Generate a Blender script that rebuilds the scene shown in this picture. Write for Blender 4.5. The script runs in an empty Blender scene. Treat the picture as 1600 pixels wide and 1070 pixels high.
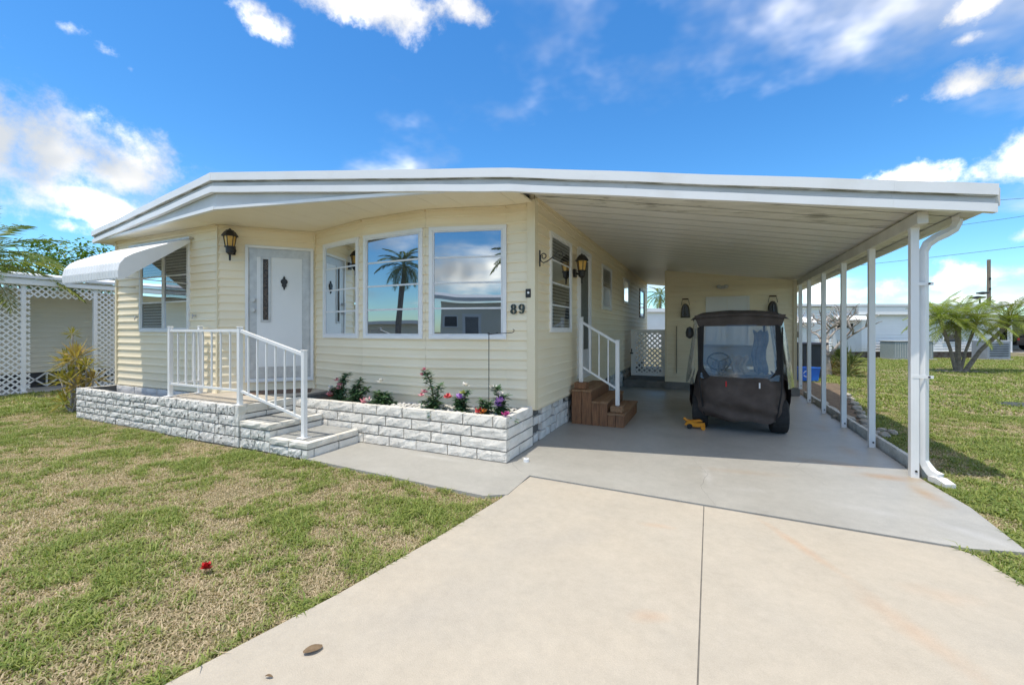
import bpy, bmesh, math, random
import numpy as np
from mathutils import Vector, Matrix, noise as mnoise

random.seed(7); rng = np.random.default_rng(7)
sc = bpy.context.scene
COL = sc.collection
R = math.radians
THETA = math.atan(305 / 660.0)          # camera looks this far to the left of the house's depth axis

# ------------------------------------------------------------------ camera
cam = bpy.data.cameras.new('camera'); camo = bpy.data.objects.new('camera', cam); COL.objects.link(camo)
camo.location = (0, 0, 1.35); camo.rotation_euler = (R(90), 0, THETA)
cam.sensor_width = 36; cam.lens = 660 / 1600 * 36; cam.shift_y = -18 / 1600
cam.clip_start = 0.05; cam.clip_end = 2000
sc.camera = camo

# ------------------------------------------------------------------ sun, sky, exposure
SUN = Vector((0.136, 0.265, -1.0)).normalized()      # direction the light travels
sl = bpy.data.lights.new('sun', 'SUN'); sl.energy = 3.2; sl.angle = R(0.5); sl.color = (1, .93, .81)
so = bpy.data.objects.new('sun', sl); COL.objects.link(so)
so.rotation_euler = SUN.to_track_quat('-Z', 'Y').to_euler()
sc.view_settings.view_transform = 'Standard'; sc.view_settings.look = 'None'
sc.view_settings.exposure = 0.32; sc.view_settings.gamma = 1.0
sc.render.engine = 'CYCLES'
sc.cycles.use_denoising = True
sc.cycles.max_bounces = 8; sc.cycles.diffuse_bounces = 5; sc.cycles.transparent_max_bounces = 12

CLOUD_SEED = 228.09
def make_world():
    w = bpy.data.worlds.new('World'); sc.world = w; w.use_nodes = True
    nt = w.node_tree; N = nt.nodes; L = nt.links; N.clear()
    out = N.new('ShaderNodeOutputWorld'); bg = N.new('ShaderNodeBackground'); bg.inputs[1].default_value = 0.15
    L.new(bg.outputs[0], out.inputs[0])
    sky = N.new('ShaderNodeTexSky'); sky.sky_type = 'NISHITA'; sky.sun_disc = False
    sky.sun_elevation = math.asin(-SUN.z); sky.sun_rotation = math.atan2(-SUN.x, -SUN.y)
    sky.altitude = 0; sky.air_density = 1.0; sky.dust_density = 0.2; sky.ozone_density = 3.0
    hs = N.new('ShaderNodeHueSaturation'); hs.inputs['Saturation'].default_value = 1.25; hs.inputs['Value'].default_value = 1.15
    L.new(sky.outputs[0], hs.inputs['Color'])
    tn = N.new('ShaderNodeMix'); tn.data_type = 'RGBA'; tn.blend_type = 'MULTIPLY'; tn.inputs[0].default_value = 1; tn.inputs[7].default_value = (.72, .96, 1.04, 1)
    L.new(hs.outputs[0], tn.inputs[6])
    tc = N.new('ShaderNodeTexCoord')
    def M(op, a, b=None, c=None, clamp=False):
        n = N.new('ShaderNodeMath'); n.operation = op; n.use_clamp = clamp
        for i, v in enumerate((a, b, c)):
            if v is None: continue
            if isinstance(v, (int, float)): n.inputs[i].default_value = v
            else: L.new(v, n.inputs[i])
        return n.outputs[0]
    # cumulus groups: azimuth off the view axis (tan), elevation (tan), half width, half height, weight
    blobs = [(-1.10, .42, .20, .15, 1.0), (-.94, .385, .17, .105, 1.0), (-1.25, .47, .24, .17, 1.0), (-1.5, .44, .3, .2, 1.0),
             (-1.02, .315, .26, .06, .95), (-.85, .39, .06, .05, .8),
             (-.36, .79, .30, .075, .95), (-.58, .73, .09, .055, .8), (-.13, .76, .11, .06, .9), (-.3, .95, .4, .12, .9),
             (-1.06, .72, .06, .035, .66), (-.96, .66, .05, .024, .64), (-.9, .62, .035, .03, .6), (-1.05, .25, .09, .028, .8),
             (1.10, .77, .10, .03, .85), (1.07, .69, .09, .02, .66), (1.08, .585, .15, .05, .95), (.92, .545, .07, .032, .78),
             (1.22, .61, .16, .06, .95), (1.2, .41, .14, .075, 1.0), (.97, .375, .17, .03, .9), (1.4, .45, .25, .1, 1.0),
             (1.08, .12, .16, .055, .85), (.86, .10, .14, .05, .8), (1.3, .24, .2, .04, .8), (.75, .17, .1, .03, .65)]
    # direction as azimuth (from the house's depth axis, to the right) and elevation
    sep = N.new('ShaderNodeSeparateXYZ'); L.new(tc.outputs['Generated'], sep.inputs[0])
    az = M('ARCTAN2', sep.outputs[0], sep.outputs[1]); el = M('ARCSINE', sep.outputs[2])
    ae = N.new('ShaderNodeCombineXYZ'); L.new(az, ae.inputs[0]); L.new(el, ae.inputs[1])
    field = None
    for u, v, su, sv, wt in blobs:
        if sv < .04: su, sv, wt = su * 1.7, sv * 1.9, wt - .16      # thin wisps: wide and faint, shaped by the noise
        q = math.sqrt(1 + u * u); a0 = math.atan(u) - THETA; e0 = math.atan(v / q); sa = su / (1 + u * u); se = sv / q / (1 + (v / q) ** 2)
        ma = N.new('ShaderNodeVectorMath'); ma.operation = 'MULTIPLY_ADD'; L.new(ae.outputs[0], ma.inputs[0])
        ma.inputs[1].default_value = (1 / sa, 1 / se, 0); ma.inputs[2].default_value = (-a0 / sa, -e0 / se, 0)
        ln = N.new('ShaderNodeVectorMath'); ln.operation = 'LENGTH'; L.new(ma.outputs[0], ln.inputs[0])
        e = M('MULTIPLY_ADD', ln.outputs['Value'], -.5, wt - .5)
        field = e if field is None else M('MAXIMUM', field, e)
    # plane-projected noise for the ragged edges and for the rest of the sky, its unseen clouds thickened for fill light
    dz = M('ADD', M('MAXIMUM', sep.outputs[2], 0.0), 0.22)
    cmb = N.new('ShaderNodeCombineXYZ'); L.new(M('DIVIDE', sep.outputs[0], dz), cmb.inputs[0]); L.new(M('DIVIDE', sep.outputs[1], dz), cmb.inputs[1]); cmb.inputs[2].default_value = CLOUD_SEED
    def nz(scale, detail, rough, vec, lac=2.1):
        n = N.new('ShaderNodeTexNoise'); n.inputs['Scale'].default_value = scale; n.inputs['Detail'].default_value = detail
        n.inputs['Roughness'].default_value = rough; n.inputs['Lacunarity'].default_value = lac
        L.new(vec, n.inputs['Vector']); return n.outputs[0]
    edge = nz(9, 6, .62, tc.outputs['Generated']); edge2 = nz(2.6, 3, .55, cmb.outputs[0])
    e = M('ADD', M('MULTIPLY', M('SUBTRACT', edge, .5), 1.5), M('MULTIPLY', M('SUBTRACT', edge2, .5), .5))
    placed = M('ADD', M('MAXIMUM', field, -.6), e)
    wide = nz(.62, 6, .55, cmb.outputs[0]); rest = M('MULTIPLY_ADD', M('SUBTRACT', wide, .49), 2.6, -.05)
    tot = M('MAXIMUM', placed, rest)
    mr = N.new('ShaderNodeMapRange'); mr.interpolation_type = 'SMOOTHSTEP'; L.new(tot, mr.inputs[0])
    mr.inputs[1].default_value = -.12; mr.inputs[2].default_value = .36
    # cloud body: white tops brightened for fill light, soft grey bellies
    belly = nz(4.5, 3, .55, tc.outputs['Generated'])
    ramp = N.new('ShaderNodeValToRGB'); L.new(belly, ramp.inputs[0])
    ramp.color_ramp.elements[0].position = .38; ramp.color_ramp.elements[0].color = (4.0, 4.15, 4.3, 1)
    ramp.color_ramp.elements[1].position = .66; ramp.color_ramp.elements[1].color = (22.0, 20.0, 17.0, 1); em = ramp.color_ramp.elements.new(.5); em.color = (7.0, 6.7, 6.2, 1)
    mix = N.new('ShaderNodeMix'); mix.data_type = 'RGBA'
    L.new(M('MULTIPLY', mr.outputs[0], .94), mix.inputs[0]); L.new(tn.outputs[2], mix.inputs[6]); L.new(ramp.outputs[0], mix.inputs[7])
    L.new(mix.outputs[2], bg.inputs[0])
make_world()

# ------------------------------------------------------------------ materials
MATS = {}
def mat(name, c1, c2=None, scale=4.0, rough=.6, bump=0.0, bscale=60.0, metallic=0.0, spec=.5, lo=.35, hi=.65, third=None, stretch=None):
    """Principled with world-space noise between two colours, optional fine bump and a third stain colour."""
    if name in MATS: return MATS[name]
    m = bpy.data.materials.new(name); m.use_nodes = True; nt = m.node_tree; N = nt.nodes; L = nt.links
    b = N['Principled BSDF']; b.inputs['Roughness'].default_value = rough; b.inputs['Metallic'].default_value = metallic
    b.inputs['Specular IOR Level'].default_value = spec
    b.inputs['Base Color'].default_value = (*c1, 1)
    geo = N.new('ShaderNodeNewGeometry'); vec = geo.outputs['Position']
    if stretch:
        vm = N.new('ShaderNodeVectorMath'); vm.operation = 'MULTIPLY'; vm.inputs[1].default_value = stretch
        L.new(vec, vm.inputs[0]); vec = vm.outputs[0]
    def noise(sc_, d=6, r=.55):
        n = N.new('ShaderNodeTexNoise'); n.inputs['Scale'].default_value = sc_; n.inputs['Detail'].default_value = d
        n.inputs['Roughness'].default_value = r; L.new(vec, n.inputs['Vector']); return n.outputs[0]
    if c2:
        rp = N.new('ShaderNodeValToRGB'); L.new(noise(scale), rp.inputs[0])
        rp.color_ramp.elements[0].position = lo; rp.color_ramp.elements[0].color = (*c1, 1)
        rp.color_ramp.elements[1].position = hi; rp.color_ramp.elements[1].color = (*c2, 1)
        col = rp.outputs[0]
        if third:
            c3, s3, l3, h3, amt = third
            rp3 = N.new('ShaderNodeMapRange'); rp3.interpolation_type = 'SMOOTHSTEP'; L.new(noise(s3, 8, .6), rp3.inputs[0])
            rp3.inputs[1].default_value = l3; rp3.inputs[2].default_value = h3; rp3.inputs[4].default_value = amt
            mx = N.new('ShaderNodeMix'); mx.data_type = 'RGBA'; L.new(rp3.outputs[0], mx.inputs[0])
            L.new(col, mx.inputs[6]); mx.inputs[7].default_value = (*c3, 1); col = mx.outputs[2]
        L.new(col, b.inputs['Base Color'])
    if bump:
        bp = N.new('ShaderNodeBump'); bp.inputs['Strength'].default_value = bump; bp.inputs['Distance'].default_value = .01
        L.new(noise(bscale, 5, .6), bp.inputs['Height']); L.new(bp.outputs[0], b.inputs['Normal'])
    MATS[name] = m; return m

def add_spots(m, spots, colour):
    """Stains with a shape of their own: (x, y, rx, ry, angle, amount) on the ground."""
    nt = m.node_tree; N = nt.nodes; L = nt.links; b = N['Principled BSDF']
    src = b.inputs['Base Color'].links[0].from_socket
    geo = N.new('ShaderNodeNewGeometry'); sep = N.new('ShaderNodeSeparateXYZ'); L.new(geo.outputs['Position'], sep.inputs[0])
    n = N.new('ShaderNodeTexNoise'); n.inputs['Scale'].default_value = 5; n.inputs['Detail'].default_value = 8; n.inputs['Roughness'].default_value = .65
    L.new(geo.outputs['Position'], n.inputs['Vector'])
    def M(op, a, c):
        q = N.new('ShaderNodeMath'); q.operation = op
        for i, v in enumerate((a, c)):
            if isinstance(v, (int, float)): q.inputs[i].default_value = v
            else: L.new(v, q.inputs[i])
        return q.outputs[0]
    tot = None
    for x, y, rx, ry, an, amt in spots:
        dx = M('SUBTRACT', sep.outputs[0], x); dy = M('SUBTRACT', sep.outputs[1], y); ca, sa = math.cos(an), math.sin(an)
        a = M('DIVIDE', M('ADD', M('MULTIPLY', dx, ca), M('MULTIPLY', dy, sa)), rx)
        c = M('DIVIDE', M('SUBTRACT', M('MULTIPLY', dy, ca), M('MULTIPLY', dx, sa)), ry)
        r = M('SQRT', M('ADD', M('MULTIPLY', a, a), M('MULTIPLY', c, c)), 0)
        e = M('SUBTRACT', M('ADD', M('MULTIPLY', n.outputs[0], 1.6), .2), r)
        e = M('MULTIPLY', M('MINIMUM', M('MAXIMUM', e, 0), 1), amt)
        tot = e if tot is None else M('MAXIMUM', tot, e)
    mx = N.new('ShaderNodeMix'); mx.data_type = 'RGBA'; L.new(tot, mx.inputs[0]); L.new(src, mx.inputs[6]); mx.inputs[7].default_value = (*colour, 1)
    L.new(mx.outputs[2], b.inputs['Base Color'])

def leaf_mat(name, c1, c2, scale=3.0, trans=.35, rough=.5, attr=False):
    if name in MATS: return MATS[name]
    m = mat(name, c1, c2, scale=scale, rough=rough, spec=.3); nt = m.node_tree; N = nt.nodes; L = nt.links
    b = N['Principled BSDF']; out = N['Material Output']
    if attr:
        at = N.new('ShaderNodeAttribute'); at.attribute_name = 'tint'; L.new(at.outputs['Color'], b.inputs['Base Color'])
    t = N.new('ShaderNodeBsdfTranslucent'); src = b.inputs['Base Color'].links[0].from_socket
    g = N.new('ShaderNodeMix'); g.data_type = 'RGBA'; g.blend_type = 'MULTIPLY'; g.inputs[0].default_value = 1
    L.new(src, g.inputs[6]); g.inputs[7].default_value = (1.3, 1.4, .6, 1); L.new(g.outputs[2], t.inputs[0])
    mx = N.new('ShaderNodeMixShader'); mx.inputs[0].default_value = trans
    L.new(b.outputs[0], mx.inputs[1]); L.new(t.outputs[0], mx.inputs[2]); L.new(mx.outputs[0], out.inputs[0])
    return m

def glass_mat(name, tint, gloss, base, basemix, rough=.01):
    """Window glass: mirror reflection over see-through (basemix 0) or over a dark film (basemix 1)."""
    m = bpy.data.materials.new(name); m.use_nodes = True; nt = m.node_tree; N = nt.nodes; L = nt.links
    out = N['Material Output']; N.remove(N['Principled BSDF'])
    gl = N.new('ShaderNodeBsdfGlossy'); gl.inputs[0].default_value = (*tint, 1); gl.inputs['Roughness'].default_value = rough
    tr = N.new('ShaderNodeBsdfTransparent'); df = N.new('ShaderNodeBsdfDiffuse'); df.inputs[0].default_value = (*base, 1)
    m1 = N.new('ShaderNodeMixShader'); m1.inputs[0].default_value = basemix; L.new(tr.outputs[0], m1.inputs[1]); L.new(df.outputs[0], m1.inputs[2])
    lw = N.new('ShaderNodeFresnel'); lw.inputs[0].default_value = 1.5
    ad = N.new('ShaderNodeMath'); ad.operation = 'ADD'; ad.use_clamp = True; ad.inputs[1].default_value = gloss; L.new(lw.outputs[0], ad.inputs[0])
    m2 = N.new('ShaderNodeMixShader'); L.new(ad.outputs[0], m2.inputs[0]); L.new(m1.outputs[0], m2.inputs[1]); L.new(gl.outputs[0], m2.inputs[2])
    L.new(m2.outputs[0], out.inputs[0])
    if rough < .05:
        geo = N.new('ShaderNodeNewGeometry'); nz = N.new('ShaderNodeTexNoise'); nz.inputs['Scale'].default_value = 1.3; nz.inputs['Detail'].default_value = 1
        L.new(geo.outputs['Position'], nz.inputs['Vector'])
        bp = N.new('ShaderNodeBump'); bp.inputs['Strength'].default_value = .13; bp.inputs['Distance'].default_value = .02
        L.new(nz.outputs[0], bp.inputs['Height']); L.new(bp.outputs[0], gl.inputs['Normal'])
    MATS[name] = m; return m

CREAM = mat('cream_vinyl', (.85, .735, .52), (.87, .77, .57), scale=1.6, rough=.5, bump=.06, bscale=40, third=((.55, .47, .32), 3.0, .62, .8, .35), stretch=(1, 1, 2.5))
TRIM = mat('cream_trim', (.78, .68, .47), (.82, .72, .52), scale=3, rough=.45)
WHITE = mat('white_paint', (.80, .80, .79), (.72, .72, .71), scale=3, rough=.45, lo=.45, hi=.75, bump=.04)
FASCIA = mat('fascia_white', (.82, .82, .81), (.74, .73, .70), scale=2.2, rough=.45, lo=.5, hi=.8, bump=.05, bscale=12)
GUTTER = mat('fascia_channel', (.55, .56, .55), (.44, .45, .43), scale=3, rough=.55, third=((.20, .20, .16), 6, .62, .76, .5), stretch=(1, 1, 3))
SOFFIT = mat('soffit_cream', (.88, .80, .62), (.84, .76, .57), scale=1.2, rough=.55)
CEIL = mat('carport_pan', (.86, .84, .78), (.81, .79, .72), scale=1.5, rough=.4, lo=.4, hi=.7)
CEILD = mat('carport_pan_mildewed', (.80, .78, .70), (.66, .64, .56), scale=2.5, rough=.6, lo=.4, hi=.65, third=((.22, .21, .17), 2.6, .56, .66, .6), stretch=(1, 3, 1))
ALU = mat('aluminium', (.58, .575, .56), (.48, .475, .465), scale=12, rough=.4, metallic=.25, bump=.05, bscale=200)
ALUW = mat('white_aluminium', (.74, .74, .74), (.64, .65, .66), scale=8, rough=.4)
DOORW = mat('door_white', (.78, .78, .77), (.74, .74, .73), scale=1.5, rough=.35, bump=.03, bscale=8)
BLACK = mat('black_iron', (.012, .011, .010), (.03, .026, .022), scale=20, rough=.45, bump=.1)
BLACKP = mat('black_enamel', (.008, .008, .009), (.014, .014, .015), scale=8, rough=.18)
AMBER = mat('amber_glass', (.62, .34, .06), (.75, .48, .12), scale=15, rough=.3)
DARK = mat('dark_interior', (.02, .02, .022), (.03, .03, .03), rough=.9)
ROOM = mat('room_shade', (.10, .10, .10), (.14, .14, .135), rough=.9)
BLIND = mat('blind_slat', (.70, .70, .68), (.62, .62, .6), scale=10, rough=.5)
MIRROR = glass_mat('reflective_glass', (.70, .77, .84), .36, (.035, .042, .05), .92)
GLASS = glass_mat('clear_glass', (.9, .95, 1), .16, (.05, .06, .07), .12)
DIMGLASS = glass_mat('dark_glass', (.9, .95, 1), .12, (.03, .035, .04), .85)
BLOCK = mat('split_face_block', (.83, .785, .70), (.68, .64, .57), scale=9, rough=.9, bump=.7, bscale=55, third=((.30, .285, .25), 24, .55, .70, .7))
BLOCKW = mat('weathered_block', (.80, .775, .725), (.60, .58, .535), scale=9, rough=.9, bump=.8, bscale=50, third=((.07, .068, .06), 20, .54, .63, .9))
BLOCKS = mat('smooth_block', (.79, .765, .715), (.66, .64, .59), scale=6, rough=.85, bump=.4, bscale=70, third=((.30, .29, .27), 12, .62, .74, .5))
CAPS = mat('cap_stone', (.76, .73, .66), (.60, .57, .50), scale=7, rough=.9, bump=.5, bscale=70, third=((.30, .28, .24), 18, .58, .70, .5))
WASH = mat('whitewashed_block', (.80, .78, .74), (.62, .60, .565), scale=6, rough=.85, bump=.4, bscale=60)
MORTAR = mat('dark_mortar', (.14, .135, .125), (.20, .19, .175), scale=15, rough=1)  # dark grey of the joints, wall cores and cracks themselves
PORCH = mat('porch_concrete', (.52, .46, .38), (.44, .39, .32), scale=3, rough=.85, bump=.2, bscale=80)
TREAD = mat('tread_paving', (.36, .36, .34), (.28, .28, .265), scale=6, rough=.9, bump=.4, bscale=90)
PORCHD = mat('porch_mat', (.20, .13, .095), (.15, .10, .075), scale=30, rough=1, bump=.5, bscale=120)
WOOD = mat('stained_wood', (.30, .145, .068), (.17, .082, .042), scale=5, rough=.65, bump=.3, bscale=30, stretch=(9, 9, 1), third=((.30, .21, .13), 2.0, .6, .8, .5))
WOODT = mat('worn_tread_wood', (.24, .125, .06), (.32, .20, .115), scale=5, rough=.7, bump=.3, bscale=30, stretch=(9, 1, 9))
DRIVE = mat('beige_concrete', (.475, .42, .338), (.455, .41, .338), scale=1.2, rough=.88, bump=.25, bscale=160, third=((.38, .355, .31), .9, .5, .75, .5))
add_spots(DRIVE, [(.55, 3.15, .5, .05, -1.05, .5), (.85, 2.5, .5, .09, -1.1, .35), (-.25, 2.1, .12, .06, .3, .4), (-.3, 3.1, .15, .05, .1, .35), (1.1, 2.9, .2, .1, 0, .2)], (.50, .32, .20))
add_spots(DRIVE, [(-1.2, 1.7, .5, .3, .8, .25), (-.9, 2.6, .6, .15, .8, .25)], (.36, .34, .31))
def speckle(m, amt, sc_=220):
    nt = m.node_tree; N = nt.nodes; L = nt.links; b = N['Principled BSDF']; src = b.inputs['Base Color'].links[0].from_socket
    geo = N.new('ShaderNodeNewGeometry'); out = src
    for s_, a_, lo_, hi_ in ((sc_, amt, .3, .7), (14, amt * .55, .3, .7), (2.2, amt * .5, .35, .7)):
        n = N.new('ShaderNodeTexNoise'); n.inputs['Scale'].default_value = s_; n.inputs['Detail'].default_value = 5; n.inputs['Roughness'].default_value = .7; L.new(geo.outputs['Position'], n.inputs['Vector'])
        mr = N.new('ShaderNodeMapRange'); mr.inputs[1].default_value = lo_; mr.inputs[2].default_value = hi_; mr.inputs[3].default_value = 1 - a_; mr.inputs[4].default_value = 1 + a_ * .5; L.new(n.outputs[0], mr.inputs[0])
        mx = N.new('ShaderNodeVectorMath'); mx.operation = 'SCALE'; L.new(out, mx.inputs[0]); L.new(mr.outputs[0], mx.inputs['Scale']); out = mx.outputs[0]
    L.new(out, b.inputs['Base Color'])
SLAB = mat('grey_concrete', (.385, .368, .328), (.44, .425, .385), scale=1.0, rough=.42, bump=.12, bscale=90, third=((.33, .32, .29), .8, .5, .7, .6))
add_spots(SLAB, [(1.5, 5.0, .35, .14, .2, .75), (1.15, 5.3, .35, .12, 0, .6), (1.45, 5.9, .14, .35, 0, .5), (1.45, 7.2, .12, .4, 0, .4), (.3, 4.6, .5, .1, .1, .25), (1.65, 4.6, .1, .35, .1, .6)], (.40, .25, .12))
add_spots(SLAB, [(-.5, 8.6, .9, 1.2, 0, .6), (-.75, 6.9, .3, .8, 0, .5)], (.22, .16, .11))
add_spots(SLAB, [(.0, 4.35, .05, .35, .1, .5), (.3, 4.1, .18, .07, .3, .4), (1.2, 4.0, .5, .1, -.2, .3), (1.6, 3.85, .1, .3, .9, .5), (-2.6, 3.75, .4, .06, 0, .5)], (.55, .54, .52))
speckle(DRIVE, .13); speckle(SLAB, .15, 120)
ASPH = mat('asphalt', (.05, .05, .052), (.065, .064, .062), scale=6, rough=.95, bump=.4, bscale=150)
THATCH = mat('lawn_thatch', (.20, .16, .095), (.12, .125, .05), scale=38, rough=1, bump=1.0, bscale=70, third=((.34, .275, .19), 1.6, .50, .66, .7))
GRASS = leaf_mat('grass_blade', (.1, .15, .03), (.1, .15, .03), attr=True, trans=.25, rough=.6)
SOIL = mat('soil', (.045, .034, .026), (.08, .06, .045), scale=9, rough=1, bump=1, bscale=40)
MULCH = mat('leaf_mulch', (.11, .075, .05), (.2, .15, .10), scale=14, rough=1, bump=1, bscale=40)
PEBBLE = mat('white_pebble', (.66, .64, .59), (.50, .48, .44), scale=20, rough=.8)
ROCK = mat('border_rock', (.44, .41, .36), (.28, .26, .22), scale=7, rough=.95, bump=.8, bscale=30)
EDGEM = mat('edging_concrete', (.58, .56, .51), (.40, .38, .34), scale=8, rough=.95, bump=.6, bscale=50)
BARK = mat('bark', (.16, .13, .10), (.26, .22, .18), scale=12, rough=1, bump=1, bscale=30)
PALE = mat('pale_bark', (.42, .38, .34), (.28, .25, .22), scale=10, rough=.95, bump=.5, bscale=40)
NWHITE = mat('neighbour_white', (.86, .86, .85), (.80, .80, .79), scale=1, rough=.5)
NCREAM = mat('neighbour_cream', (.80, .75, .62), (.75, .70, .57), scale=1, rough=.6)
ROOFM = mat('pale_metal_roof', (.76, .77, .78), (.68, .69, .70), scale=.7, rough=.5)
FABRIC = mat('cover_fabric', (.080, .062, .053), (.112, .089, .077), scale=6, spec=.15, rough=.95, bump=.35, bscale=260)
FABRICD = mat('cover_binding', (.014, .012, .012), (.022, .019, .018), scale=9, rough=.8, bump=.3, bscale=200)
RUBBER = mat('tyre_rubber', (.016, .016, .016), (.028, .027, .026), scale=20, rough=.85, bump=.5, bscale=70)
VINYL = glass_mat('clear_vinyl', (1, 1, 1), .01, (.60, .59, .56), .11, rough=.10)
VINYLS = glass_mat('hazy_vinyl', (1, 1, 1), .06, (.66, .64, .60), .30, rough=.15)
BLUEP = mat('blue_plastic', (.012, .12, .55), (.016, .15, .62), scale=6, rough=.4)
NAVY = mat('navy_plastic', (.012, .016, .03), (.02, .024, .04), scale=6, rough=.5)
ORANGE = mat('orange_plastic', (.75, .30, .015), (.68, .25, .01), scale=12, rough=.4)
RED = mat('red_petal', (.55, .012, .015), (.42, .01, .012), scale=20, rough=.6)
TAN = mat('tan_cloth', (.50, .38, .26), (.38, .28, .19), scale=18, rough=.9, bump=.4)
BLUEC = mat('blue_cloth', (.15, .18, .235), (.24, .27, .32), scale=14, rough=.9, bump=.4)
ACM = mat('unit_grey_green', (.22, .26, .26), (.30, .34, .34), scale=20, rough=.6, stretch=(6, 6, .4))
POLEW = mat('pole_wood', (.25, .21, .16), (.17, .14, .11), scale=6, rough=.95, bump=.4, stretch=(5, 5, .5))
LEAFB = mat('dead_leaf', (.14, .09, .045), (.20, .14, .08), scale=40, rough=.8)

# ------------------------------------------------------------------ mesh helpers
class MB:
    """Collects vertices and faces, optionally through a frame (callable s, out, z -> world)."""
    def __init__(self, fr=None): self.v = []; self.f = []; self.fr = fr
    def P(self, p): return tuple(self.fr(*p)) if self.fr else tuple(p)
    def add(self, vs, fs):
        b = len(self.v); self.v += [self.P(p) for p in vs]; self.f += [tuple(i + b for i in q) for q in fs]; return self
    def box(self, x0, x1, y0, y1, z0, z1):
        return self.add([(x0, y0, z0), (x1, y0, z0), (x1, y1, z0), (x0, y1, z0), (x0, y0, z1), (x1, y0, z1), (x1, y1, z1), (x0, y1, z1)],
                        [(0, 3, 2, 1), (4, 5, 6, 7), (0, 1, 5, 4), (1, 2, 6, 5), (2, 3, 7, 6), (3, 0, 4, 7)])
    def bevbox(self, x0, x1, y0, y1, z0, z1, b=.006):
        vs = []; fs = []
        for z, i in ((z0, b), (z0 + b, 0), (z1 - b, 0), (z1, b)):
            vs += [(x0 + i, y0 + i, z), (x1 - i, y0 + i, z), (x1 - i, y1 - i, z), (x0 + i, y1 - i, z)]
        for k in range(3):
            for j in range(4): fs.append((4 * k + j, 4 * k + (j + 1) % 4, 4 * k + 4 + (j + 1) % 4, 4 * k + 4 + j))
        fs += [(3, 2, 1, 0), (12, 13, 14, 15)]
        return self.add(vs, fs)
    def quad(self, a, b, c, d): return self.add([a, b, c, d], [(0, 1, 2, 3)])
    def prism(self, poly, z0, z1):
        n = len(poly); return self.add([(x, y, z0) for x, y in poly] + [(x, y, z1) for x, y in poly],
            [tuple(range(n - 1, -1, -1)), tuple(range(n, 2 * n))] + [(i, (i + 1) % n, n + (i + 1) % n, n + i) for i in range(n)])
    def tube(self, pts, r, n=8, caps=True):
        pts = [Vector(p) for p in pts]; rs = r if isinstance(r, (list, tuple)) else [r] * len(pts)
        vs = []; fs = []; up = Vector((0, 0, 1)); side = None
        for i, p in enumerate(pts):
            t = (pts[min(i + 1, len(pts) - 1)] - pts[max(i - 1, 0)]).normalized()
            if side is None: side = t.cross(up) if abs(t.dot(up)) < .95 else t.cross(Vector((1, 0, 0)))
            side = (side - t * side.dot(t)).normalized(); o = t.cross(side)
            for k in range(n):
                a = 2 * math.pi * k / n; vs.append(p + (side * math.cos(a) + o * math.sin(a)) * rs[i])
        for i in range(len(pts) - 1):
            for k in range(n):
                fs.append((i * n + k, i * n + (k + 1) % n, (i + 1) * n + (k + 1) % n, (i + 1) * n + k))
        if caps: fs += [tuple(range(n - 1, -1, -1)), tuple(range((len(pts) - 1) * n, len(pts) * n))]
        return self.add(vs, fs)
    def bar(self, a, b, w, h):
        """Rectangular bar between two points (w sideways, h upwards)."""
        a = Vector(a); b = Vector(b); t = (b - a).normalized(); s = t.cross(Vector((0, 0, 1)))
        s = Vector((1, 0, 0)) if s.length < 1e-4 else s.normalized(); u = s.cross(t)
        vs = [p + s * sx * w / 2 + u * sz * h / 2 for p in (a, b) for sx, sz in ((-1, -1), (1, -1), (1, 1), (-1, 1))]
        return self.add(vs, [(0, 1, 2, 3), (7, 6, 5, 4), (0, 4, 5, 1), (1, 5, 6, 2), (2, 6, 7, 3), (3, 7, 4, 0)])
    def lathe(self, prof, c=(0, 0, 0), n=16):
        vs = []; fs = []
        for r, z in prof:
            for k in range(n):
                a = 2 * math.pi * k / n; vs.append((c[0] + r * math.cos(a), c[1] + r * math.sin(a), c[2] + z))
        m = len(prof)
        for i in range(m - 1):
            for k in range(n): fs.append((i * n + k, i * n + (k + 1) % n, (i + 1) * n + (k + 1) % n, (i + 1) * n + k))
        fs += [tuple(range(n - 1, -1, -1)), tuple(range((m - 1) * n, m * n))]
        return self.add(vs, fs)
    def mesh(self, name, weld=False):
        me = bpy.data.meshes.new(name); me.from_pydata(self.v, [], self.f); me.update()
        bm = bmesh.new(); bm.from_mesh(me)
        if weld: bmesh.ops.remove_doubles(bm, verts=bm.verts, dist=2e-4)
        bmesh.ops.recalc_face_normals(bm, faces=bm.faces); bm.to_mesh(me); bm.free()
        return me

def wloc(o):
    v = Vector((0, 0, 0))
    while o is not None: v += o.location; o = o.parent
    return v
def link(name, me, m=None, parent=None, smooth=False, kind=None):
    o = bpy.data.objects.new(name, me); COL.objects.link(o)
    if m is not None and me is not None and not me.materials: me.materials.append(m)
    if parent is not None: o.parent = parent
    if smooth and me is not None: me.shade_smooth()
    if kind: o['kind'] = kind
    return o
def build(name, mb, m, parent=None, smooth=False, kind=None, local=False, weld=False):
    """One mesh object; world coordinates are made relative to the parent unless local."""
    if parent is not None and not local:
        w = wloc(parent); mb.v = [(x - w.x, y - w.y, z - w.z) for x, y, z in mb.v]
    return link(name, mb.mesh(name, weld), m, parent, smooth, kind)
def tag(o, label, cat, group=None):
    o['label'] = label; o['category'] = cat
    if group: o['group'] = group
    return o
def thing(name, label, cat, loc=(0, 0, 0), rz=0.0, group=None):
    o = bpy.data.objects.new(name, None); COL.objects.link(o); o.empty_display_size = .2
    o.location = loc; o.rotation_euler = (0, 0, rz); return tag(o, label, cat, group)
def struct(name, mb, m): return build(name, mb, m, kind='structure')
def copy_tree(o, parent=None):
    c = o.copy(); COL.objects.link(c); c.parent = parent
    for ch in list(o.children): copy_tree(ch, c)
    return c
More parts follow.
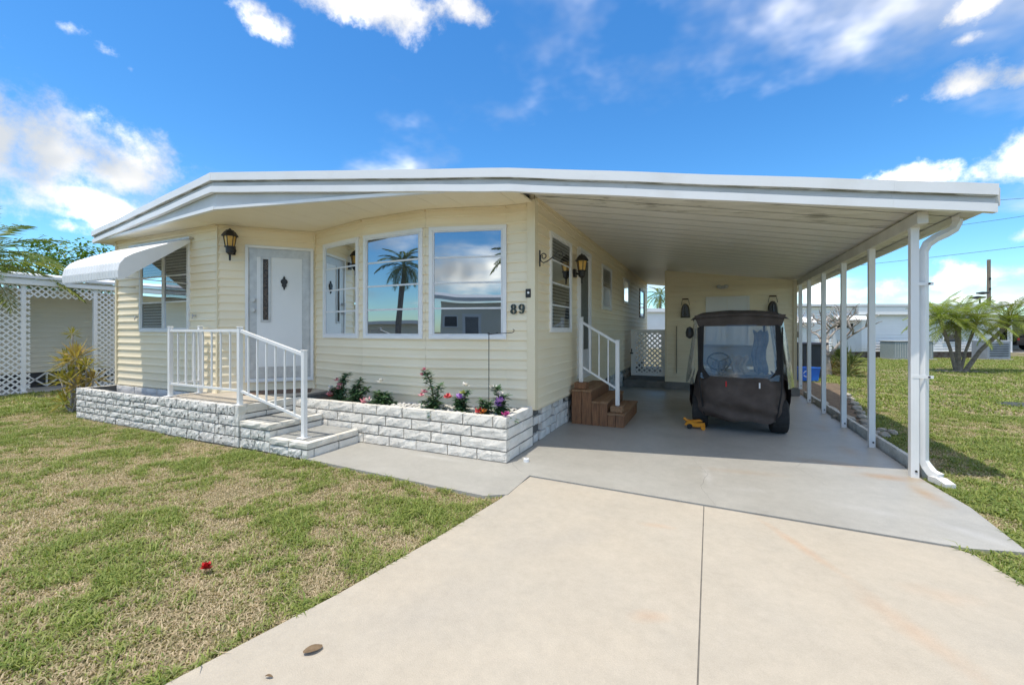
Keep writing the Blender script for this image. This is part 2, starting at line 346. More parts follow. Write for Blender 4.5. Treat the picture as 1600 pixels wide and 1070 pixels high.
def frame(P, d):
    d = Vector((d[0], d[1], 0)).normalized(); n = Vector((d.y, -d.x, 0))
    return lambda s, o, z: (P[0] + d.x * s + n.x * o, P[1] + d.y * s + n.y * o, z)
def seglen(a, b): return math.hypot(b[0] - a[0], b[1] - a[1])
def lerp(a, b, t): return a + (b - a) * t

# plan of the house
L0 = (-9.10, 3.70); P0 = (-6.32, 3.70); P1 = (-5.45, 4.62); A1 = (-4.25, 4.36); B1 = (-3.18, 4.33); C1 = (-2.20, 4.615); D1 = (-1.85, 4.63)
XW = -1.85; ZS = 2.86; FRONTY = 3.147; PLY = 3.88; PZ = .47
FASC = [(-9.42, 3.50), (-5.53, 3.16), (-1.86, 3.95), (2.20, 4.90)]; FTOP = [3.02, 3.29, 3.03, 2.575]; FH = [.19, .236, .236, .236]
def fasc_y(x):
    for (a, b) in zip(FASC, FASC[1:]):
        if x <= b[0] or b is FASC[-1]: return lerp(a[1], b[1], (x - a[0]) / (b[0] - a[0]))
def wall_y(x):
    pts = [L0, P0, P1, A1, B1, C1, D1]
    for a, b in zip(pts, pts[1:]):
        if x <= b[0]: return lerp(a[1], b[1], (x - a[0]) / (b[0] - a[0]))
    return D1[1]

# ------------------------------------------------------------------ ground
big = MB().add([(-300, -300, -.03), (300, -300, -.03), (300, 400, -.03), (-300, 400, -.03)], [(0, 1, 2, 3)])
struct('lawn_ground', big, THATCH)
def slab(name, poly, z, m): return struct(name, MB().prism(poly, -.3, z), m)
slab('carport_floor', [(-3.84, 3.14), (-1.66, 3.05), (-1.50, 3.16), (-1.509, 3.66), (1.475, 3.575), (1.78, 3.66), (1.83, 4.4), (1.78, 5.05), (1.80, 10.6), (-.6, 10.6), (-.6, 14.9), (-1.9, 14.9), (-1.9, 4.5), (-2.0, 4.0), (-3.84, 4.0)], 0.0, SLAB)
# driveway in two pours with an open joint between them
dj = .0035
slab('driveway', [(-1.497, 3.640), (-.023 - dj, 3.598), (-.06 - dj, -3.0), (-2.6, -3.0), (-1.93, .75), (-1.73, 1.6), (-1.60, 2.4), (-1.52, 3.05)], -.006, DRIVE)
slab('driveway', [(-.023 + dj, 3.597), (1.40, 3.557), (1.47, 3.50), (1.545, 3.15), (1.75, 2.2), (2.6, -3.0), (-.06 + dj, -3.0)], -.006, DRIVE)
def crack(parent, pts, z, w=.0022):
    mb = MB(); fine = []
    for a, b in zip(pts, pts[1:]):
        n = max(2, int(seglen(a, b) / .05))
        for i in range(n): t = i / n; fine.append((lerp(a[0], b[0], t) + random.uniform(-.008, .008), lerp(a[1], b[1], t) + random.uniform(-.008, .008)))
    fine.append(pts[-1]); vs = []
    for i, (x, y) in enumerate(fine):
        a = fine[max(i - 1, 0)]; b = fine[min(i + 1, len(fine) - 1)]; l = seglen(a, b) or 1; k = w * (1 - abs(2 * i / len(fine) - 1) * .6); vs += [(x - (b[1] - a[1]) / l * k / 2, y + (b[0] - a[0]) / l * k / 2, z), (x + (b[1] - a[1]) / l * k / 2, y - (b[0] - a[0]) / l * k / 2, z)]
    mb.add(vs, [(2 * i, 2 * i + 1, 2 * i + 3, 2 * i + 2) for i in range(len(fine) - 1)]); build('crack', mb, MORTAR, parent)
_fl = [o for o in COL.objects if o.name.startswith('carport_floor')][0]
crack(_fl, [(-.15, 4.9), (.0, 4.4), (-.05, 4.0), (.06, 3.62)], .0015); crack(_fl, [(1.1, 5.6), (.8, 5.0), (.95, 4.5)], .0015, .0018); crack(_fl, [(-1.86, 4.0), (-1.75, 3.85), (-1.6, 3.7)], .0015)
struct('driveway_joint', MB().prism([(-.03, 3.6), (-.016, 3.6), (-.053, -3), (-.067, -3)], -.25, -.012), MORTAR)
struct('road', MB().box(-60, 60, -9.0, -3.0, -.2, -.02), ASPH)

# ------------------------------------------------------------------ house
house = thing('mobile_home', 'cream vinyl-sided mobile home with bow window, number 89 and white prow roof edge', 'house', (-5.5, 9, 0))
EXPO = .1165
def out_at(z, zb): return .016 - .013 * (z - zb) / EXPO
def clip_top(poly, zfun):
    res = []
    for i, p in enumerate(poly):
        q = poly[(i + 1) % len(poly)]; a = zfun(p[0]) - p[1]; b = zfun(q[0]) - q[1]
        if a >= 0: res.append(p)
        if (a >= 0) != (b >= 0):
            t = a / (a - b); res.append((lerp(p[0], q[0], t), lerp(p[1], q[1], t)))
    return res
def siding(name, parent, P, Q, z0, z1, holes=(), m=CREAM, ztop=None, expo=None):
    """A wall of lap boards between two plan points: a backing part and one board per course, cut round openings."""
    fr = frame(P, (Q[0] - P[0], Q[1] - P[1])); Ln = seglen(P, Q)
    top = ztop or (lambda s: z1)
    b = MB(fr); pl = clip_top([(0, z0), (Ln, z0), (Ln, 9), (0, 9)], top)
    n = len(pl); b.add([(s, -.004, z) for s, z in pl] + [(s, -.06, z) for s, z in pl], [tuple(range(n)), tuple(range(2 * n - 1, n - 1, -1))] + [(i, n + i, n + (i + 1) % n, (i + 1) % n) for i in range(n)])
    wall = build(name, b, m, parent)
    ex = expo or EXPO; zb = z0
    while zb < z1 - .02:
        zt = min(zb + ex, z1); cuts = sorted({zb, zt} | {z for h in holes for z in (h[2], h[3]) if zb < z < zt})
        for za, zc in zip(cuts, cuts[1:]):
            mid = (za + zc) / 2; iv = [(0, Ln)]
            for h in holes:
                if h[2] < mid < h[3]:
                    nv = []
                    for a, c in iv:
                        if h[0] > a: nv.append((a, min(c, h[0])))
                        if h[1] < c: nv.append((max(a, h[1]), c))
                    iv = [q for q in nv if q[1] - q[0] > .004]
            for a, c in iv:
                pl = clip_top([(a, za), (c, za), (c, zc), (a, zc)], top)
                if len(pl) < 3: continue
                prof = [(0, .017), (.14, .017), (.34, .009), (1, .002)]
                def o(z):
                    t = (z - zb) / ex
                    for (t0, o0), (t1, o1) in zip(prof, prof[1:]):
                        if t <= t1 + 1e-6: return lerp(o0, o1, (t - t0) / (t1 - t0))
                    return prof[-1][1]
                lev = [za] + [zb + t * ex for t, _ in prof[1:-1] if za + .001 < zb + t * ex < zc - .001] + [zc]; mb = MB(fr)
                for l0, l1 in zip(lev, lev[1:]):
                    qd = clip_top([(a, l0), (c, l0), (c, l1), (a, l1)], top)
                    if len(qd) >= 3: mb.add([(s, o(z), z) for s, z in qd], [tuple(range(len(qd)))])
                if len(pl) == 4 and mb.v: mb.add([(a, o(za), za), (c, o(za), za), (c, -.002, za), (a, -.002, za)], [(0, 1, 2, 3)])
                build('siding_board', mb, m, wall, weld=True)
        zb = zt
    return wall, fr, Ln
def corner_trim(parent, x, y, z0, z1, w=.05, m=TRIM, name='corner_trim'):
    build(name, MB().bevbox(x - w / 2, x + w / 2, y - w / 2, y + w / 2, z0, z1, .008), m, parent)

def window(parent, fr, s0, s1, z0, z1, rows, glass, cols=1, blinds=False, border=.045, m=WHITE, sash=ALUW):
    """Window: projecting frame, panes between muntins; optional blinds behind clear glass."""
    w = MB(fr); d = .034
    for a, b, c, e in ((s0, s1, z1 - border, z1), (s0, s1, z0, z0 + border), (s0, s0 + border, z0 + border, z1 - border), (s1 - border, s1, z0 + border, z1 - border)):
        w.bevbox(a, b, 0, d, c, e, .004)
    win = build('window', w, m, parent)
    g0, g1, h0, h1 = s0 + border, s1 - border, z0 + border, z1 - border
    sm = .022; sb = MB(fr)
    for a, b, c, e in ((g0, g1, h1 - sm, h1), (g0, g1, h0, h0 + sm), (g0, g0 + sm, h0 + sm, h1 - sm), (g1 - sm, g1, h0 + sm, h1 - sm)):
        sb.box(a, b, .001, .024, c, e)
    build('sash', sb, sash, win)
    g0 += sm; g1 -= sm; h0 += sm; h1 -= sm
    build('backing', MB(fr).quad((g0, .0015, h0), (g1, .0015, h0), (g1, .0015, h1), (g0, .0015, h1)), ROOM if blinds else DARK, win)  # flat dark sheet, the unlit room's shade put into its colour
    cw = (g1 - g0) / cols; rh = (h1 - h0) / rows
    for i in range(cols):
        a, b = g0 + i * cw, g0 + (i + 1) * cw
        if i: build('mullion', MB(fr).box(a - .035, a + .035, .001, .030, h0, h1), sash, win)
        for j in range(rows):
            c, e = h0 + j * rh, h0 + (j + 1) * rh
            if j: build('muntin', MB(fr).box(a + (.035 if i else 0), b - (.035 if i < cols - 1 else 0), .002, .021, c - .011, c + .011), sash, win)
            aa = a + (.035 if i else 0); bb = b - (.035 if i < cols - 1 else 0); t = random.uniform(-.001, .001)
            build('pane', MB(fr).quad((aa, .016 + t, c + (.011 if j else 0)), (bb, .016 - t, c + (.011 if j else 0)), (bb, .016 - t, e - (.011 if j < rows - 1 else 0)), (aa, .016 + t, e - (.011 if j < rows - 1 else 0))), glass, win)
        if blinds:
            z = h0 + .02
            while z < h1 - .02:
                aa = a + (.04 if i else .01); bb = b - (.04 if i < cols - 1 else .01)
                build('blind_slat', MB(fr).add([(aa, .003, z + .018), (bb, .003, z + .018), (bb, .012, z), (aa, .012, z)], [(0, 1, 2, 3)]), BLIND, win); z += .045
    return win

LEN_A = seglen(P1, A1); LEN_B = seglen(A1, B1); LEN_C = seglen(B1, C1); LEN_D = seglen(P0, P1)
WT, WB = 2.632, 1.248
# left window wall
hl = (.765, 2.125, 1.33, 2.66)
wl, frL, _ = siding('wall', house, L0, P0, .45, ZS, [hl]); window(house, frL, *hl, 3, GLASS, cols=2, blinds=True)
# door wall
hd = (.34, 1.235, .60, 2.60)
wd, frD, _ = siding('wall', house, P0, P1, .47, ZS, [hd])
ha = (.26, LEN_A - .07, WB, WT); wa, frA, _ = siding('wall', house, P1, A1, .42, ZS, [ha]); window(house, frA, *ha, 4, MIRROR)
hb = (.04, LEN_B - .04, WB, WT); wb, frB, _ = siding('wall', house, A1, B1, .42, ZS, [hb]); window(house, frB, *hb, 4, MIRROR)
hc = (.045, LEN_C + .0, WB, WT); wc, frC, _ = siding('wall', house, B1, C1, .42, ZS, [(.045, 9, WB, WT)]); window(house, frC, .045, LEN_C - .003, WB, WT, 4, MIRROR)
we, frE, _ = siding('wall', house, C1, D1, .42, ZS, [])
# carport-side wall
S = lambda y: y - 4.63
side_holes = [(S(5.13), S(6.06), 1.33, 2.64), (S(6.40), S(7.12), .60, 2.66), (S(8.08), S(8.96), 1.77, 2.64), (S(10.37), S(11.17), 2.02, 2.64), (S(13.1), S(14.05), 1.75, 2.62)]
ws, frS, _ = siding('wall', house, D1, (XW, 14.9), .42, 2.97, side_holes)
window(house, frS, *side_holes[0], 4, GLASS, blinds=True); window(house, frS, *side_holes[2], 2, GLASS, blinds=True)
window(house, frS, *side_holes[3], 1, DIMGLASS); window(house, frS, *side_holes[4], 2, DIMGLASS, m=BLACK, sash=BLACK)
build('wall', MB().box(-9.1, -9.02, 3.75, 14.9, .42, 3.0), CREAM, house); build('wall', MB().box(-9.0, -1.95, 14.82, 14.9, .42, 3.0), CREAM, house)
for x, y, w in ((L0[0] + .02, L0[1] - .005, .05), (P0[0], P0[1] - .004, .035), (P1[0] + .0, P1[1] - .01, .035)): corner_trim(house, x, y, .45, ZS - .002, w)
corner_trim(house, D1[0] - .03, D1[1] + .02, .42, ZS + .04, .1)
for fr_, a, b in ((frL, 0, seglen(L0, P0)), (frD, 0, LEN_D), (frA, 0, LEN_A), (frB, 0, LEN_B), (frC, 0, LEN_C), (frE, 0, seglen(C1, D1) - .07)):
    build('top_trim', MB(fr_).box(a + .015, b - .015, .0, .03, ZS - .028, ZS - .003), TRIM, house)
build('top_trim', MB(frS).box(.07, 10.2, 0, .03, 2.925, 2.965), TRIM, house)

# front door
s0, s1, z0, z1 = hd
db = MB(frD)
for a, b, c, e in ((s0, s1, z1 - .04, z1), (s0, s1, z0, z0 + .05), (s0, s0 + .04, z0 + .05, z1 - .04), (s1 - .04, s1, z0 + .05, z1 - .04)): db.bevbox(a, b, 0, .04, c, e, .005)
door = build('front_door', db, WHITE, house)
a0, a1, b0, b1 = s0 + .04, s1 - .04, z0 + .05, z1 - .04
build('frame', MB(frD).box(a0, a1, .002, .014, b0, b1), ALU, door)
# brushed metal border of the storm panel, then the white leaf
for q in ((a0 + .02, a0 + .105, b0 + .02, b1 - .02), (a1 - .115, a1 - .02, b0 + .02, b1 - .02)): build('edge_panel', MB(frD).box(q[0], q[1], .014, .026, q[2], q[3]), ALU, door)
build('edge_panel', MB(frD).box(a0 + .105, a1 - .115, .014, .026, b1 - .125, b1 - .02), ALU, door)
build('edge_panel', MB(frD).box(a0 + .105, a1 - .115, .014, .026, b0 + .02, b0 + .17), ALU, door)
build('leaf', MB(frD).bevbox(a0 + .106, a1 - .116, .014, .03, b0 + .171, b1 - .126, .003), DOORW, door)
g0_, g1_ = a0 + .155, a0 + .285
gb = MB(frD)
for a, b, c, e in ((g0_, g1_, 2.40, 2.435), (g0_, g1_, 1.475, 1.51), (g0_, g0_ + .03, 1.51, 2.40), (g1_ - .03, g1_, 1.51, 2.40)): gb.bevbox(a, b, .03, .042, c, e, .003)
build('glass_frame', gb, ALU, door)
build('pane', MB(frD).quad((g0_ + .03, .032, 1.51), (g1_ - .03, .032, 1.51), (g1_ - .03, .032, 2.40), (g0_ + .03, .032, 2.40)), mat('obscure_glass', (.035, .025, .02), (.12, .08, .05), scale=28, rough=.15, bump=.6, bscale=60, third=((.01, .01, .01), 40, .5, .6, .9)), door)
for z in (1.80, 1.655):
    k = MB(frD)
    for r, o0, o1 in ((.034, .026, .036), (.018, .036, .06), (.030, .06, .088)):
        n = 14; vs = [(a0 + .062 + r * math.cos(2 * math.pi * i / n), o, z + r * math.sin(2 * math.pi * i / n)) for o in (o0, o1) for i in range(n)]
        k.add(vs, [tuple(range(n)), tuple(range(2 * n - 1, n - 1, -1))] + [(i, n + i, n + (i + 1) % n, (i + 1) % n) for i in range(n)])
        if z > 1.7 and r == .034: pass
    build('knob' if z < 1.7 else 'deadbolt', k, ALU, door)
kn = MB(frD); ks, kz = a0 + .46, 2.06       # knocker: finial, body and drop ring
def disc(mb, s, z, r, o0, o1, n=12, sx=1.0):
    vs = [(s + sx * r * math.cos(2 * math.pi * i / n), o, z + r * math.sin(2 * math.pi * i / n)) for o in (o0, o1) for i in range(n)]
    mb.add(vs, [tuple(range(n)), tuple(range(2 * n - 1, n - 1, -1))] + [(i, n + i, n + (i + 1) % n, (i + 1) % n) for i in range(n)])
disc(kn, ks, kz + .02, .046, .03, .048); disc(kn, ks, kz - .035, .032, .03, .052); disc(kn, ks, kz + .075, .016, .03, .045); disc(kn, ks, kz - .075, .014, .03, .045)
kn.box(ks - .007, ks + .007, .03, .045, kz - .10, kz + .10); build('knocker', kn, BLACK, door)

# side door seen edge-on under the carport
s0, s1, z0, z1 = side_holes[1]; sd = MB(frS)
for a, b, c, e in ((s0, s1, z1 - .05, z1), (s0, s1, z0, z0 + .04), (s0, s0 + .05, z0 + .04, z1 - .05), (s1 - .05, s1, z0 + .04, z1 - .05)): sd.bevbox(a, b, 0, .06, c, e, .005)
sdoor = build('side_door', sd, WHITE, house)
build('pane', MB(frS).box(s0 + .12, s1 - .12, .022, .028, z0 + .45, z1 - .16), mat('screen_mesh', (.10, .11, .10), (.15, .16, .15), scale=30, rough=.7), sdoor)
build('leaf', MB(frS).box(s0 + .05, s1 - .05, .002, .022, z0 + .04, z1 - .05), ALUW, sdoor)
hm = MB(frS); disc(hm, s0 + .12, 1.55, .02, .022, .075); hm.box(s0 + .105, s0 + .135, .022, .032, 1.48, 1.62); build('handle', hm, BLACK, sdoor)

# roof: two slabs, gable prow, fascia bands, soffit strips
roof = build('roof', MB().add([(-9.40, 3.53, 2.93), (-5.53, 3.19, 3.22), (-1.86, 3.98, 2.96), (-1.86, 15.0, 2.96), (-5.53, 15.0, 3.22), (-9.40, 15.0, 2.93)] + [(-9.40, 3.53, 3.00), (-5.53, 3.19, 3.27), (-1.86, 3.98, 3.01), (-1.86, 15.0, 3.01), (-5.53, 15.0, 3.27), (-9.40, 15.0, 3.00)],
    [(0, 1, 4, 5), (1, 2, 3, 4), (6, 11, 10, 7), (7, 10, 9, 8), (0, 6, 7, 1), (1, 7, 8, 2), (5, 4, 10, 11), (4, 3, 9, 10), (0, 5, 11, 6), (2, 8, 9, 3)]), ROOFM, house)
def fascia(parent, i, m1=FASCIA, m2=GUTTER, splits=(0, 1)):
    a, b = FASC[i], FASC[i + 1]; fr = frame(a, (b[0] - a[0], b[1] - a[1])); Ln = seglen(a, b)
    for t0, t1 in zip(splits, splits[1:]):
        za, zb = lerp(FTOP[i], FTOP[i + 1], t0), lerp(FTOP[i], FTOP[i + 1], t1); ha, hb_ = lerp(FH[i], FH[i + 1], t0), lerp(FH[i], FH[i + 1], t1)
        sa, sb = Ln * t0 + (.001 if t0 else 0), Ln * t1
        def band(name, f0, f1, o, th, m, seg=14):
            mb = MB(fr)
            for k in range(seg + 1):
                u = k / seg; s = lerp(sa, sb, u); zt = lerp(za, zb, u); h = lerp(ha, hb_, u)
                wob = .004 * mnoise.noise((s * 1.3, i * 7.0, f0 * 9)) if 0 < k < seg else 0
                mb.add([(s, o + wob, zt - f0 * h + wob), (s, o + wob, zt - f1 * h + wob), (s, o - th, zt - f1 * h + wob), (s, o - th, zt - f0 * h + wob)], [])
            for k in range(seg):
                for j in range(4): mb.f.append((4 * k + j, 4 * k + (j + 1) % 4, 4 * k + 4 + (j + 1) % 4, 4 * k + 4 + j))
            mb.f += [(3, 2, 1, 0), (4 * seg, 4 * seg + 1, 4 * seg + 2, 4 * seg + 3)]
            return build(name, mb, m, parent)
        band('upper_fascia', 0, .40, .014, .05, m1); band('drip_line', .402, .435, .002, .02, mat('mould_line', (.20, .20, .15), (.55, .55, .52), scale=3.5, rough=.9, lo=.38, hi=.6)); band('fascia_channel', .44, .69, -.022, .03, m2); band('lower_fascia', .69, 1.0, .004, .05, m1)
fascia(roof, 0); fascia(roof, 1)
build('rake', MB().box(-9.43, -9.38, 3.52, 15.0, 2.84, 3.02), FASCIA, roof)
x = -9.38; sw = .305
while x < -1.87:                                   # soffit boards running back from the roof edge to the wall
    x2 = min(x + sw, -1.87); pts = [x, x2] + [q[0] for q in (L0, P0, P1, A1, B1, C1, FASC[1]) if x < q[0] < x2]; pts = sorted(pts)
    mb = MB()
    for u0, u1 in zip(pts, pts[1:]):
        u0_, u1_ = u0 + (.004 if u0 == x else 0), u1
        q = [(u0_, fasc_y(u0_) + .07), (u1_, fasc_y(u1_) + .07), (u1_, wall_y(u1_) + .02), (u0_, wall_y(u0_) + .02)]
        mb.add([(p[0], p[1], ZS + random.uniform(-.0012, .0012)) for p in q] + [(p[0], p[1], ZS + .02) for p in q], [(0, 1, 2, 3), (4, 7, 6, 5), (0, 4, 5, 1), (1, 5, 6, 2), (2, 6, 7, 3), (3, 7, 4, 0)])
    build('soffit_board', mb, SOFFIT, roof); x = x2
build('soffit_backing', MB().prism([(-9.38, 3.60), (-5.53, 3.26), (-1.88, 4.03), (-1.88, 14.8), (-9.05, 14.8)], ZS + .021, ZS + .03), SOFFIT, roof)
# gable panel above the soffit, below the fascia, with its white edge strip
for i in (0, 1):
    a, b = FASC[i], FASC[i + 1]; fr = frame((a[0], a[1] + .055), (b[0] - a[0], b[1] - a[1])); Ln = seglen(a, b)
    t0, t1 = (.05, 1.0) if i == 0 else (0.0, .80)
    za, zb = [lerp(FTOP[i], FTOP[i + 1], t) - .8 * lerp(FH[i], FH[i + 1], t) for t in (t0, t1)]
    za, zb = max(za, ZS + .01), max(zb, ZS + .01)
    build('gable_panel', MB(fr).add([(Ln * t0, 0, ZS - .004), (Ln * t1, 0, ZS - .004), (Ln * t1, 0, zb), (Ln * t0, 0, za)], [(0, 1, 2, 3)]), mat('gable_grey', (.62, .63, .62), (.54, .55, .54), scale=2, rough=.6), roof)
    build('soffit_edge', MB(fr).add([(Ln * t0, .028, ZS - .012), (Ln * t1, .028, ZS - .012), (Ln * t1, .028, ZS + .03), (Ln * t0, .028, ZS + .018), (Ln * t0, -.02, ZS - .012), (Ln * t1, -.02, ZS - .012), (Ln * t1, -.02, ZS + .03), (Ln * t0, -.02, ZS + .018)],
        [(0, 1, 2, 3), (0, 4, 5, 1), (3, 2, 6, 7), (0, 3, 7, 4), (1, 5, 6, 2)]), FASCIA, roof)

# ------------------------------------------------------------------ split-face blocks
def block_meshes(m, n, amp, nx=6, nz=3, dep=.09):
    res = []
    for k in range(n):
        mb = MB(); vs = []; fs = []
        for j in range(nz + 1):
            for i in range(nx + 1):
                e = i in (0, nx) or j in (0, nz)
                px = i / nx - .5 + (0 if e else random.uniform(-.05, .05)); pz = j / nz - .5 + (0 if e else random.uniform(-.08, .08))
                if e and i not in (0, nx): pz += random.uniform(-.03, .0) * (1 if j else -1)
                vs.append((px, (.005 if e else 0) + random.uniform(-amp, amp), pz))
        w = nx + 1
        for j in range(nz):
            for i in range(nx): fs.append((j * w + i, j * w + i + 1, (j + 1) * w + i + 1, (j + 1) * w + i))
        ring = list(range(w)) + [j * w + nx for j in range(1, nz + 1)] + [nz * w + i for i in range(nx - 1, -1, -1)] + [j * w for j in range(nz - 1, 0, -1)]
        b0 = len(vs)
        for r in ring: vs.append((vs[r][0], dep, vs[r][2]))
        for q in range(len(ring)): fs.append((ring[q], b0 + q, b0 + (q + 1) % len(ring), ring[(q + 1) % len(ring)]))
        mb.add(vs, fs); me = mb.mesh('block'); me.materials.append(m); res.append(me)
    return res
SPLIT = block_meshes(BLOCK, 12, .0042); SPLITW = block_meshes(BLOCKW, 12, .005); FLAT = block_meshes(BLOCKS, 5, .0025, 3, 2)
CAPB = block_meshes(CAPS, 5, .003, 4, 2); WASHB = block_meshes(WASH, 5, .003, 2, 2)
def block_wall(parent, P, Q, z0, courses, meshes, lo, hi, gap=.013, endflat=None, name='block', jit=.004):
    d = Vector((Q[0] - P[0], Q[1] - P[1], 0)); Ln = d.length; d.normalize(); ang = math.atan2(d.y, d.x); w = wloc(parent)
    z = z0
    for ci, h in enumerate(courses):
        s = 0.0; first = True
        while s < Ln - .02:
            L = random.uniform(lo, hi) * (random.uniform(.45, .75) if first and ci % 2 else 1); first = False
            if Ln - s - L < lo * .4: L = Ln - s
            L = min(L, Ln - s)
            me = random.choice(meshes); o = link(name, me, None, parent)
            c = Vector((P[0], P[1], 0)) + d * (s + L / 2); n = Vector((d.y, -d.x, 0)) * random.uniform(-jit, jit)
            o.location = (c.x + n.x - w.x, c.y + n.y - w.y, z + h / 2 - w.z)
            o.rotation_euler = (0, 0, ang); o.scale = (max(L - gap, .02), 1, h - gap)
            s += L
        z += h
C4 = [.115, .118, .117, .12]
# porch with steps
porch = thing('porch', 'white block entry porch with two steps down to the right, below the front door', 'porch', (-5.8, 3.8, 0))
pm = build('mortar_core', MB().prism([(-6.65, FRONTY + .02), (-5.012, FRONTY + .02), (-5.012, 4.8), (-6.65, 3.74)], -.05, PZ - .012), MORTAR, porch)
build('floor', MB().prism([(-6.66, FRONTY + .10), (-5.10, FRONTY + .10), (-5.10, PLY + .0), (-5.10, 4.60), (-5.47, 4.60), (-6.34, 3.685), (-6.66, 3.685)], PZ - .011, PZ - .001), PORCH, porch)
block_wall(porch, (-6.67, FRONTY), (-5.06, FRONTY), -.02, [.125, .122, .122, .121], SPLITW, .20, .36)
block_wall(porch, (-5.06, FRONTY), (-4.99, FRONTY), -.02, [.125, .122, .122, .121], FLAT, .07, .07)
block_wall(porch, (-4.99, FRONTY), (-4.99, PLY), .30, [.065], FLAT, .3, .4); block_wall(porch, (-4.985, FRONTY + .004), (-4.985, PLY), .365, [.106], CAPB, .36, .40, name='cap_stone')
build('joint', MB().box(-6.2, -5.12, FRONTY + .26, FRONTY + .272, PZ - .001, PZ + .0015), MORTAR, porch)
for (xa, xb, zt, yf) in ((-4.985, -4.455, .30, FRONTY + .012), (-4.445, -3.845, .16, FRONTY + .002)):
    stp = build('step', MB().box(xa + .02, xb - .022, yf + .03, PLY - .005, -.05, zt - .035), MORTAR, porch)
    build('tread', MB().box(xa - .01, xb - .09, yf + .09, PLY - .01, zt - .034, zt - .002), TREAD, stp)
    hh = zt - .075
    block_wall(stp, (xa, yf), (xb - .09, yf), -.02, [hh + .02] if hh < .14 else [hh / 2 + .01, hh / 2 + .01], SPLITW, .22, .36)
    block_wall(stp, (xb - .09, yf), (xb, yf), -.02, [hh + .02] if hh < .14 else [hh / 2 + .01, hh / 2 + .01], FLAT, .1, .1)
    block_wall(stp, (xa, yf - .006), (xb + .006, yf - .006), hh + .002, [.075], CAPB, .28, .36, name='cap_stone')
    block_wall(stp, (xb, yf + .09), (xb, PLY), -.02, [hh + .02], FLAT, .3, .4)
    block_wall(stp, (xb + .006, yf + .006), (xb + .006, PLY), hh + .002, [.075], CAPB, .34, .42, name='cap_stone')
    build('joint', MB().box(xa, xb - .1, (yf + PLY) / 2 - .006, (yf + PLY) / 2 + .006, zt - .002, zt + .0006), MORTAR, stp)
tag(build('door_mat', MB(frD).bevbox(.36, 1.22, .03, .42, PZ + .0, PZ + .010, .003), PORCHD), 'brown door mat on the porch at the white front door', 'door mat')
# left planter
lp = thing('planter', 'low weathered white block planter left of the porch, under the awning window', 'planter', (-7.9, 3.4, 0))
build('mortar_core', MB().box(-9.125, -6.68, FRONTY + .07, FRONTY + .13, -.05, .43), MORTAR, lp)
build('mortar_core', MB().box(-9.125, -9.06, FRONTY + .13, 3.72, -.05, .43), MORTAR, lp)
block_wall(lp, (-9.145, FRONTY + .05), (-6.672, FRONTY + .05), -.03, [.10, .09, .10, .085, .10], SPLITW, .22, .46)
block_wall(lp, (-9.14, 3.72), (-9.14, FRONTY + .06), -.03, [.10, .09, .10, .085, .10], SPLITW, .25, .4)
block_wall(lp, (-9.06, 3.665), (-6.68, 3.665), .20, [.12, .125], FLAT, .3, .42)
build('soil', MB().box(-9.05, -6.68, FRONTY + .14, 3.66, .0, .30), SOIL, lp)
# right planter
rp = thing('planter', 'white split-face block flower planter below the bow window', 'planter', (-3.4, 4.0, 0))
build('mortar_core', MB().box(-4.99, -1.875, PLY + .02, PLY + .085, -.05, PZ - .012), MORTAR, rp); build('mortar_core', MB().box(-1.94, -1.874, PLY + .085, 4.66, -.05, PZ - .012), MORTAR, rp)
block_wall(rp, (-4.995, PLY), (-1.852, PLY), .0, C4, SPLIT, .36, .43); block_wall(rp, (-1.856, PLY + .05), (-1.856, 4.62), .0, C4, FLAT, .30, .40)
build('soil', MB().prism([(-4.98, PLY + .086), (-1.945, PLY + .086), (-1.945, 4.6), (-3.2, 4.33), (-4.25, 4.36), (-4.98, 4.5)], .0, .41), SOIL, rp)
ico = bmesh.new(); bmesh.ops.create_icosphere(ico, subdivisions=1, radius=1); iv = np.array([v.co[:] for v in ico.verts]); ifc = np.array([[v.index for v in f.verts] for f in ico.faces]); ico.free()
def pebbles(name, pts, rad, m, parent=None):
    V = []; F = []
    for k, p in enumerate(pts):
        r = rad * random.uniform(.6, 1.3); a = random.uniform(0, 6.3)
        q = iv * np.array([r * random.uniform(.8, 1.4), r, r * random.uniform(.5, .8)]); q = q * (1 + rng.uniform(-.18, .18, (len(q), 1)))
        q = np.c_[q[:, 0] * math.cos(a) - q[:, 1] * math.sin(a), q[:, 0] * math.sin(a) + q[:, 1] * math.cos(a), q[:, 2]] + np.array(p)
        V.append(q); F.append(ifc + len(iv) * k)
    mb = MB(); mb.v = [tuple(x) for x in np.vstack(V)]; mb.f = [tuple(int(i) for i in x) for x in np.vstack(F)]
    return build(name, mb, m, parent, kind='stuff')
pts = []
while len(pts) < 800:
    x = random.uniform(-3.55, -1.96); y = random.uniform(PLY + .095, min(wall_y(x), 4.55) - .05)
    if y > 4.28 and random.random() < .7: continue
    pts.append((x, y, .415 + random.uniform(0, .035)))
pebbles('pebbles', pts, .022, PEBBLE, rp)
# house foundation along the carport: whitewashed blocks with gaps
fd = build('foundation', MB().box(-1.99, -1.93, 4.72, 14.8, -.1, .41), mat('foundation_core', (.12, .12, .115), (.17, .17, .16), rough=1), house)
for ci in range(4):
    y = 4.66 + (.1 if ci % 2 else 0)
    while y < 12.5:
        L = .195
        if random.random() < .86:
            o = link('block', random.choice(WASHB), None, fd); w = wloc(fd); h = .105
            o.location = (-1.885 + random.choice((0, 0, .012, -.03)) - w.x, y + L / 2 - w.y, .052 + ci * h - w.z); o.rotation_euler = (0, 0, R(90)); o.scale = (L - .012, 1, h - .008)
        y += L + (.0 if random.random() < .7 else .04)
build('bottom_trim', MB(frS).box(.05, 10.2, -.01, .012, .405, .42), TRIM, house)

